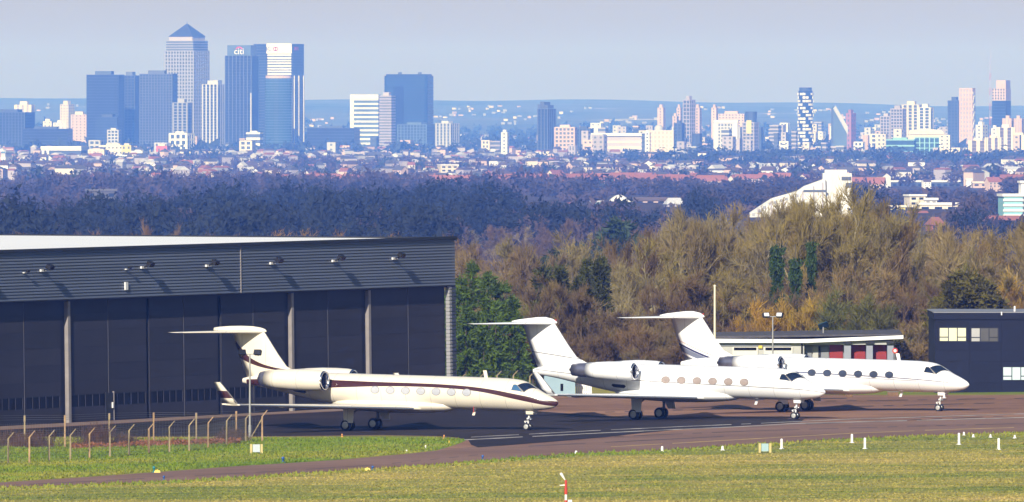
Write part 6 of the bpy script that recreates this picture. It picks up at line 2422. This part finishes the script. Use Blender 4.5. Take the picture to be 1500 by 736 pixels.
tower("low wide teal glass office with white floor bands, lower left wing", 1298, 1342, 205, 15000, "copper teal", "teal glass", "bands", .92, 10, name="office_block", cat="office block", fh=6, band=.3)
tower("low wide dark teal glass office, gridded right wing", 1340, 1378, 202, 15000, "copper teal", "teal glass", "grid", .94, 10, name="office_block", cat="office block", fh=6, fw=6, band=.2, fin=.2, plant_=False)
tower("plain beige end block right of the teal glass office", 1376, 1393, 198, 14950, "cream stone", "cream stone", "plain", .9, 12, name="office_block", cat="office block", fw=5, fh=4.2, plant_=False)
D = 15300.0
k = D / F
X = (1356 - 750) / F * D
z0 = zt(X, D) - 2
t = thing("vaulted_hall", "beige hall with a wide barrel roof behind the teal glass office", "hall", (X, D, z0))
zr = CZ + (HY - 197) / F * D - z0
mb = MB()
mb.bb(-26 * k, 26 * k, -10, 10, 0, zr)
mb.build("wall", [MATS["cream stone"]], t)
mb = MB()
rings = []
for y in (-11, 11):
    rings.append([(26 * k * math.cos(a) if abs(math.cos(a)) < .85 else 24 * k * math.cos(a) + (2 * k if math.cos(a) > 0 else -2 * k), y, zr + .05 + 7.5 * k * math.sin(a) ** .5) for a in [math.pi * q / 12 for q in range(13)]])
mb.loft(rings, 0, (True, True), smooth=False)
mb.build("roof", [MATS["cream stone"]], t)
# blocks of no special look filling the foot of the skyline
k = 0
CZONES = [(60, "at the frame's left edge"), (130, "left of the wide dark block"), (205, "below the wide dark block"), (260, "below the gridded block"), (330, "below the tallest tower"), (390, "below the lettered tower"), (450, "below the teal tower"), (515, "below the low dark glass block"),
          (580, "below the white-framed tower"), (645, "below the broad dark tower"), (735, "around the pale ribbed tower"), (790, "by the lone white slab"), (845, "below the spiked tower"), (900, "below the left of the long stand"), (960, "below the right of the long stand"), (1010, "below the grey lattice tower"), (1085, "below the white-framed block"),
          (1160, "left of the round balcony tower"), (1220, "below the round balcony tower"), (1290, "below the sail-shaped building"), (1345, "below the stepped apartments"), (1400, "below the teal office"), (1450, "below the pinkish tower"), (1600, "below the ribbed beige row")]
def cz(x):
    return zone(x, CZONES)
fill = [("white stone", "white"), ("cream stone", "cream"), ("pink stone", "pink"), ("lilac stone", "lilac"), ("dim blue", "dim blue"), ("pale grey stone", "pale grey")]
for q in range(190):
    x = rc.uniform(-10, 1510) if q < 60 else rc.uniform(830, 1510)
    if 600 < x < 720 and rc.random() < .5:
        continue
    D = rc.uniform(14600, 21000)
    wpx = rc.uniform(7, 22)
    m, nm = rc.choices(fill, (.10, .14, .18, .26, .18, .14))[0]
    yb = HY + (CZ + 47) / D * F
    yt = yb - rc.uniform(14, 44) * (17000 / D) * (1 if x > 850 else .6)
    yt = max(yt, 160)
    st = rc.choice(["plain", "plain", "grid", "bands"])
    tower(f"{nm} " + {"plain": "plain", "grid": "gridded", "bands": "banded"}[st] + (" slim" if wpx < 13 else " wide") + " low-rise block " + cz(x + wpx / 2), x, x + wpx, yt, D, m, {"plain": m, "grid": "dim blue", "bands": "steel grey"}[st], st, .75, rc.uniform(12, 32), name="city_block", cat="building", fh=5, fw=6, plant_=False, group=f"{nm} low blocks at the foot of the skyline")

# --- nearer landmarks between the trees
def wall_roof(name, label, cat, x0, x1, yt, yb, D, wall, roof, rh=2.0, depth=12, rot=8, win=True, floors=2):
    D = D_of(yb - 1)
    W = (x1 - x0) * D / F
    X = ((x0 + x1) / 2 - 750) / F * D
    z0 = CZ + (HY - yb) / F * D
    H = (yb - yt) / F * D - rh
    t = thing(name, label, cat, (X, D, z0), rad(rot))
    mb = MB()
    mb.bb(-W / 2, W / 2, -depth / 2, depth / 2, min(-3, zt(X, D) - z0 - 1), H)
    wl = mb.build("wall", [MATS[wall]], t)
    mb = MB()
    if rh > 2.4:
        e = .5
        mb.add([(-W / 2 - e, -depth / 2 - e, H + .02), (W / 2 + e, -depth / 2 - e, H + .02), (W / 2 + e, depth / 2 + e, H + .02), (-W / 2 - e, depth / 2 + e, H + .02), (-W / 2 + 1, 0, H + rh), (W / 2 - 1, 0, H + rh)], [(0, 1, 5, 4), (2, 3, 4, 5), (1, 2, 5), (3, 0, 4), (3, 2, 1, 0)])
    else:
        mb.bb(-W / 2 - .5, W / 2 + .5, -depth / 2 - .6, depth / 2, H + .02, H + rh)
    mb.build("roof", [MATS[roof]], t)
    if win:
        nf = floors
        m = max(2, int(W / 4.5))
        for f in range(nf):
            for q in range(m):
                b = MB()
                c = -W / 2 + W * (q + .5) / m
                z = H * (f + .3) / nf
                b.bb(c - W / m * .28, c + W / m * .28, -depth / 2 - .07, -depth / 2 - .01, z, z + H / nf * .45)
                b.build("window", [MATS["dark glass"]], t)
    return t, W, H
# the big white hall with a sloping roof
D = 4800.0
k = D / F
X = (1172 - 750) / F * D
zq = lambda y: CZ + (HY - y) / F * D
t = thing("white_hall", "large white hall whose long roof slopes up to a flat-topped tower, behind the wood", "hall", (X, D, zq(345)))
zz = lambda y: zq(y) - zq(345)
xx = lambda x: (x - 1172) * k
mb = MB()
outline = [(1065, 345), (1065, 334), (1098, 322), (1098, 312), (1130, 291), (1168, 280), (1178, 273), (1208, 262), (1210, 345)]
vv = [(xx(x), y, zz(py)) for y in (-9, 9) for x, py in outline]
n = len(outline)
mb.add(vv, [tuple(range(n)), tuple(range(2 * n - 1, n - 1, -1))] + [(q, q + n, (q + 1) % n + n, (q + 1) % n) for q in range(n)])
WHALL = M("mottled white wall", (.72, .70, .66), .7, var=.22, scale=.18, stretch=(1, 1, .3))
mb.build("sloping_hall", [WHALL], t)
mb = MB()
mb.bb(xx(1205), xx(1247), -7, 9, -6, zz(254))
mb.build("tower_block", [WHALL], t)
mb = MB()
mb.bb(xx(1208), xx(1240), -6, 8, zz(254) + .02, zz(249))
mb.build("roof_room", [WHALL], t)
for a, b, y0, y1 in ((1176, 1210, 281, 278), (1232, 1246, 264, 259), (1238, 1247, 275, 268)):
    mb = MB()
    mb.bb(xx(a), xx(b), -9.4 if a < 1200 else -7.3, -9.02 if a < 1200 else -7.02, zz(y0), zz(y1))
    mb.build("dark_strip", [MATS["steel grey"]], t)
for a in (1109, 1128, 1146, 1160, 1174, 1190, 1203):
    mb = MB()
    mb.bb(xx(a), xx(a) + .5, -9.35, -9.02, 0, zz(float(np.interp(a, [1098, 1130, 1168, 1208], [313, 293, 282, 265]))))
    mb.build("wall_rib", [MATS["lilac stone"]], t)
for q in range(9):
    mb = MB()
    a = 1101 + q * 8.0
    zt_ = zz(float(np.interp(a + 5, [1098, 1130, 1168, 1208], [312, 291, 280, 262]))) - 1.4
    mb.bb(xx(a), xx(a + 4.5), -9.10, -9.01, zt_ - 1.1, zt_)
    mb.build("high_window", [MATS["grey stone"]], t)

wall_roof("long_hall", "long dusky hall with a white roof edge, right of the wood", "hall", 1286, 1416, 264.5, 277, 8400, "dim blue", "white stone", 1.2, 20, 2, True, 1)
wall_roof("end_tower", "pale end tower against the long dusky hall", "tower", 1415, 1423, 262, 279, 8350, "white stone", "white stone", .8, 8, 2, False)
wall_roof("brick_block", "pinkish block continuing the long dusky hall", "building", 1424, 1468, 266, 280, 8500, "pink stone", "cream stone", 1.2, 14, 2, True, 2)
wall_roof("square_tower", "square beige tower with three dark windows and a flat white roof", "building", 1328, 1352, 285, 309, 6300, "cream stone", "white stone", .8, 8, 16, True, 3)
wall_roof("white_house", "white flat-roofed building right of the square beige tower", "building", 1352, 1370, 290, 309, 6250, "white stone", "white stone", 1.0, 8, 10, True, 2)
wall_roof("white_shed", "long low white shed beside the square beige tower", "building", 1344, 1402, 297, 312, 6200, "cream stone", "white stone", .9, 9, 4, True, 1)
wall_roof("red_roofed_block", "low red-roofed building under the square beige tower", "building", 1325, 1362, 309, 319, 5900, "pink stone", "tile roof", 2.6, 9, 4, True, 1)
wall_roof("brick_house", "bright brick gable house rising out of the wood's far edge", "house", 1360, 1380, 318, 342, 5200, "brick", "tile roof", 2.6, 7, 14, True, 2)
wall_roof("yellow_house", "low yellow building left of the red-roofed one", "building", 1304, 1325, 301, 314, 6000, "yellow render", "cream stone", .8, 7, 4, True, 1)
t, W, H = wall_roof("teal_office", "white and teal banded office at the right edge", "office block", 1466, 1494, 284, 326, 5600, "copper teal", "white stone", 1.0, 12, 8, False)
for q in range(5):
    mb = MB()
    mb.bb(-W / 2 - .3, W / 2 + .3, -6.4, -6.02, H * q / 5 + .2, H * q / 5 + .2 + H * .09)
    mb.build("floor_band", [MATS["white stone"]], t)
t, W, H = wall_roof("white_tower", "white tower with dark window slots at the frame's right edge", "tower", 1494, 1512, 265, 326, 5500, "white stone", "white stone", .8, 7, 6, False)
for q in range(7):
    mb = MB()
    mb.bb(-.6, W / 2 - .8, -3.58, -3.52, H * (q + .35) / 7, H * (q + .62) / 7)
    mb.build("window", [MATS["dark glass"]], t)
wall_roof("red_house", "red-walled house beside the white and teal office", "house", 1457, 1474, 310, 322, 5450, "red render", "slate roof", 1.0, 7, 6, True, 1)
wall_roof("white_terrace", "long low white terrace below the white and teal office", "building", 1440, 1500, 316, 330, 5300, "white stone", "tile roof", 2.6, 8, 3, True, 1)
wall_roof("apartment_block", "white apartment block with rows of dark windows above the dark wood", "apartment block", 643, 669, 241, 263, 11000, "cream stone", "white stone", .9, 10, 16, True, 4)
wall_roof("manor_house", "dark long house with pale windows above the dark wood at the left", "house", 126, 170, 277, 292, 6600, "slate roof", "slate roof", 1.2, 9, 4, True, 1)
wall_roof("chimney_house", "dark square chimney block on the long dark house", "chimney", 149, 156, 268, 280, 6620, "slate roof", "slate roof", .4, 3, 4, False)
wall_roof("brick_school", "pale brick building with a row of white roof lights, right of the white tent roof", "school", 928, 975, 289, 303, 5900, "pink stone", "brown roof", 1.6, 10, 4, True, 2)
wall_roof("green_house", "pale green shed left of the white tent roof", "shed", 866, 882, 294, 304, 5700, "copper teal", "pale grey stone", .8, 7, 4, True, 1)
wall_roof("stone_house", "grey stone house with a pale gable right of the brick school", "house", 975, 1000, 290, 309, 5600, "lilac stone", "pale grey stone", 2.8, 8, 10, True, 2)
wall_roof("red_gable", "red-roofed house deep in the dark wood", "house", 828, 842, 296, 304, 6400, "brick", "tile roof", 2.5, 7, 6, True, 1)
wall_roof("pale_shed", "long pale shed in the dark wood", "shed", 774, 793, 292, 297, 6900, "pale grey stone", "white stone", .8, 7, -20, True, 1)
# white tent roof
D = 5800.0
k = D / F
X = (909 - 750) / F * D
t = thing("tent_roof_hall", "white humped tent roof in the dark wood", "hall", (X, D, CZ + (HY - 296) / F * D))
mb = MB()
rings = []
for q in range(13):
    x = (-16 + 33 * q / 12) * k
    h = (1.0 + 9.5 * max(0, math.sin(math.pi * min(1, (q + .6) / 11.5))) ** .9) * k
    rings.append([(x, y, z) for y, z in ((-6, 0), (-5.2, h * .6), (-2, h * .95), (2, h), (5, h * .6), (6, 0))])
mb.loft(rings, 0, (True, True), smooth=True)
mb.build("roof", [WHALL], t)
mb = MB()
mb.bb(-14 * k, 15 * k, -5, 5, -5, .2)
mb.build("wall", [MATS["lilac stone"]], t)

# --- houses: a few kinds, copied out through the suburbs
def house_proto(name, W, dp, H, rh, wall, roof):
    r = bpy.data.objects.new(name, None)
    C.objects.link(r)
    mb = MB()
    mb.bb(-W / 2, W / 2, -dp / 2, dp / 2, -8, H)
    mb.add([(-W / 2, -dp / 2, H), (-W / 2, dp / 2, H), (-W / 2, 0, H + rh * .93)], [(0, 2, 1)])
    mb.add([(W / 2, -dp / 2, H), (W / 2, dp / 2, H), (W / 2, 0, H + rh * .93)], [(0, 1, 2)])
    a = mb.build("wall", [MATS[wall]], r)
    mb = MB()
    e = .4
    for s in (-1, 1):
        mb.add([(-W / 2 - e, s * (dp / 2 + e), H - .1), (W / 2 + e, s * (dp / 2 + e), H - .1), (W / 2 + e, 0, H + rh), (-W / 2 - e, 0, H + rh)], [(0, 1, 2, 3) if s < 0 else (3, 2, 1, 0)])
    mb.bb(-W * .3, -W * .3 + .8, -.4, .4, H + rh * .5, H + rh + 1.0)
    b = mb.build("roof", [MATS[roof]], r)
    mb = MB()
    m = max(2, int(W / 3.2))
    for f in (.12, .58):
        for q in range(m):
            c = -W / 2 + W * (q + .5) / m
            mb.bb(c - .6, c + .6, -dp / 2 - .06, -dp / 2 - .01, H * f, H * f + 1.3)
    w = mb.build("windows", [MATS["steel grey"]], r)
    w["kind"] = "stuff"
    KIDS[r.name] = [a, b, w]
    return r
HP = [(house_proto("house", 9, 8, 5.2, 3, "white stone", "brown roof"), "white brown-roofed house among the suburban trees", "white houses with brown roofs"),
      (house_proto("house", 11, 8, 5.2, 3.2, "cream stone", "tile roof"), "cream orange-roofed house among the suburban trees", "cream houses with orange tiled roofs"),
      (house_proto("house", 10, 8, 5.4, 3.2, "pink stone", "slate roof"), "pinkish slate-roofed house among the suburban trees", "pinkish houses with slate roofs"),
      (house_proto("house", 13, 9, 6.5, 2.0, "white stone", "pale grey stone"), "white pale-roofed house among the suburban trees", "white houses with pale roofs")]
for q in range(300):
    D = 8000 * (15000 / 8000) ** (rc.random() ** .7)
    x = rc.uniform(-20, 1520)
    X = (x - 750) / F * D
    if D < 8300 and 150 < x < 800:
        D = rc.uniform(8500, 12500)
        X = (x - 750) / F * D
    j = rc.choices((0, 1, 2, 3), (.2, .45, .2, .15) if D < 9600 else (.38, .05, .35, .22))[0]
    pr, lb, gp = HP[j]
    plant(pr, Vector((X, D, zt(X, D) + rc.uniform(1, 4))), rc.uniform(.55, 1.1), rad(rc.uniform(-80, 80)), lb.replace(" among the suburban trees", (", near the dark wood, " if D < 10500 else ", midway, " if D < 12600 else ", far back, ") + cz(x)), "house", gp, ())
TP = house_proto("terrace", 26, 8, 4.6, 3.6, "pink stone", "tile roof")
for x, y, D in ((604, 273, 8100), (655, 275, 8000), (738, 273, 8100), (752, 276, 7900), (772, 272, 8150), (800, 271, 8200), (816, 274, 8000), (838, 272, 8160), (860, 275, 7950), (884, 270, 8250), (903, 273, 8050), (925, 270, 8200), (948, 274, 8000), (975, 272, 8100), (1008, 271, 8100), (1030, 274, 8000), (1044, 270, 8150),
                (1244, 277, 7800), (1262, 279, 7700), (1468, 273, 7900), (1492, 271, 7950), (560, 272, 8100), (1100, 268, 8300), (1135, 266, 8400), (470, 268, 8300), (520, 270, 8200)):
    X = (x - 750) / F * D
    plant(TP, Vector((X, D, CZ + (HY - y) / F * D - 1)), rc.uniform(.7, 1.1), rad(rc.uniform(-22, 26)), "red-roofed terrace above the dark wood, " + cz(x), "terrace", "red-roofed terraces above the dark wood", ())
# past the nearest three hundred the houses read as a mass of tiny gables
mb = MB()
hm = ["white stone", "cream stone", "pink stone", "tile roof", "brown roof", "slate roof", "pale grey stone", "lilac stone", "grey stone"]
for q in range(3200):
    D = 8800 * (22500 / 8800) ** (rc.random() ** .7)
    x = rc.uniform(-30, 1530)
    if math.sin(x * .021 + D * .0031) + math.sin(x * .057 - D * .0017) + .6 * math.sin(x * .13 + D * .005) < .15:
        continue
    X = (x - 750) / F * D
    z = zt(X, D) + rc.uniform(1.5, 7.5)
    w, d, h, rh = rc.uniform(2.5, 8), rc.uniform(3, 5), rc.uniform(2.5, 5), rc.uniform(1.2, 3)
    R = Matrix.Rotation(rad(rc.uniform(-80, 80)), 3, 'Z')
    c = Vector((X, D, z))
    mb.box(c + Vector((0, 0, h / 2 - 5)), (2 * w, 2 * d, h + 10), rc.choice((0, 1, 2, 2, 7, 7, 7, 8, 8)), R)
    vv = [c + R @ Vector(p) for p in ((-w - .3, -d - .3, h + .02), (w + .3, -d - .3, h + .02), (w + .3, d + .3, h + .02), (-w - .3, d + .3, h + .02), (-w, 0, h + rh), (w, 0, h + rh))]
    mb.add(vv, [(0, 1, 5, 4), (2, 3, 4, 5), (1, 2, 5), (3, 0, 4)], rc.choice((3, 4, 4, 4, 5, 5, 5, 5, 6)))
o = mb.build("distant_houses", [MATS[m] for m in hm])
tag(o, "tiny pale houses crowding the far suburbs below the skyline", None, None, "stuff")
# hamlets on the far hills
mb = MB()
for q in range(900):
    D = rc.uniform(24500, 31500)
    x = rc.uniform(-30, 1530)
    if math.sin(x * .012 + D * .0006) + math.sin(x * .041 - D * .0011) < .35:
        continue
    X = (x - 750) / F * D
    z = zt(X, D)
    h = rc.uniform(3, 5.5)
    mb.box((X, D, z + h / 2 - 1), (rc.uniform(3.5, 11), 5, h + 2), rc.choice((1, 2, 2, 3, 3, 3)), Matrix.Rotation(rad(rc.uniform(-40, 40)), 3, 'Z'))
o = mb.build("distant_houses", [MATS[m] for m in ("white stone", "cream stone", "pink stone", "grey stone")])
tag(o, "pale specks of houses on the far blue hills", None, None, "stuff")
# ================================================================== THE AIR
hz_m = bpy.data.materials.new("pale haze")
hz_m.use_nodes = True
nt = hz_m.node_tree
nt.nodes.remove(nt.nodes["Principled BSDF"])
vol = nt.nodes.new("ShaderNodeVolumePrincipled")
vol.inputs["Color"].default_value = (0.10, 0.25, 1.0, 1)
vol.inputs["Absorption Color"].default_value = (1, 1, 1, 1)
vol.inputs["Density"].default_value = 7.1e-5
vol.inputs["Anisotropy"].default_value = -0.2
vol.inputs["Density Attribute"].default_value = ""
vol.inputs["Color Attribute"].default_value = ""
vol.inputs["Temperature Attribute"].default_value = ""
nt.links.new(vol.outputs[0], nt.nodes["Material Output"].inputs["Volume"])
zb, ztp = -72.0, 190.0
mb = MB()
mb.bb(-8200, 8200, -1600, 38600, zb, ztp)
hz_o = mb.build("haze", [hz_m])
hz_o["kind"] = "stuff"
hz_m.cycles.volume_sampling = 'DISTANCE'
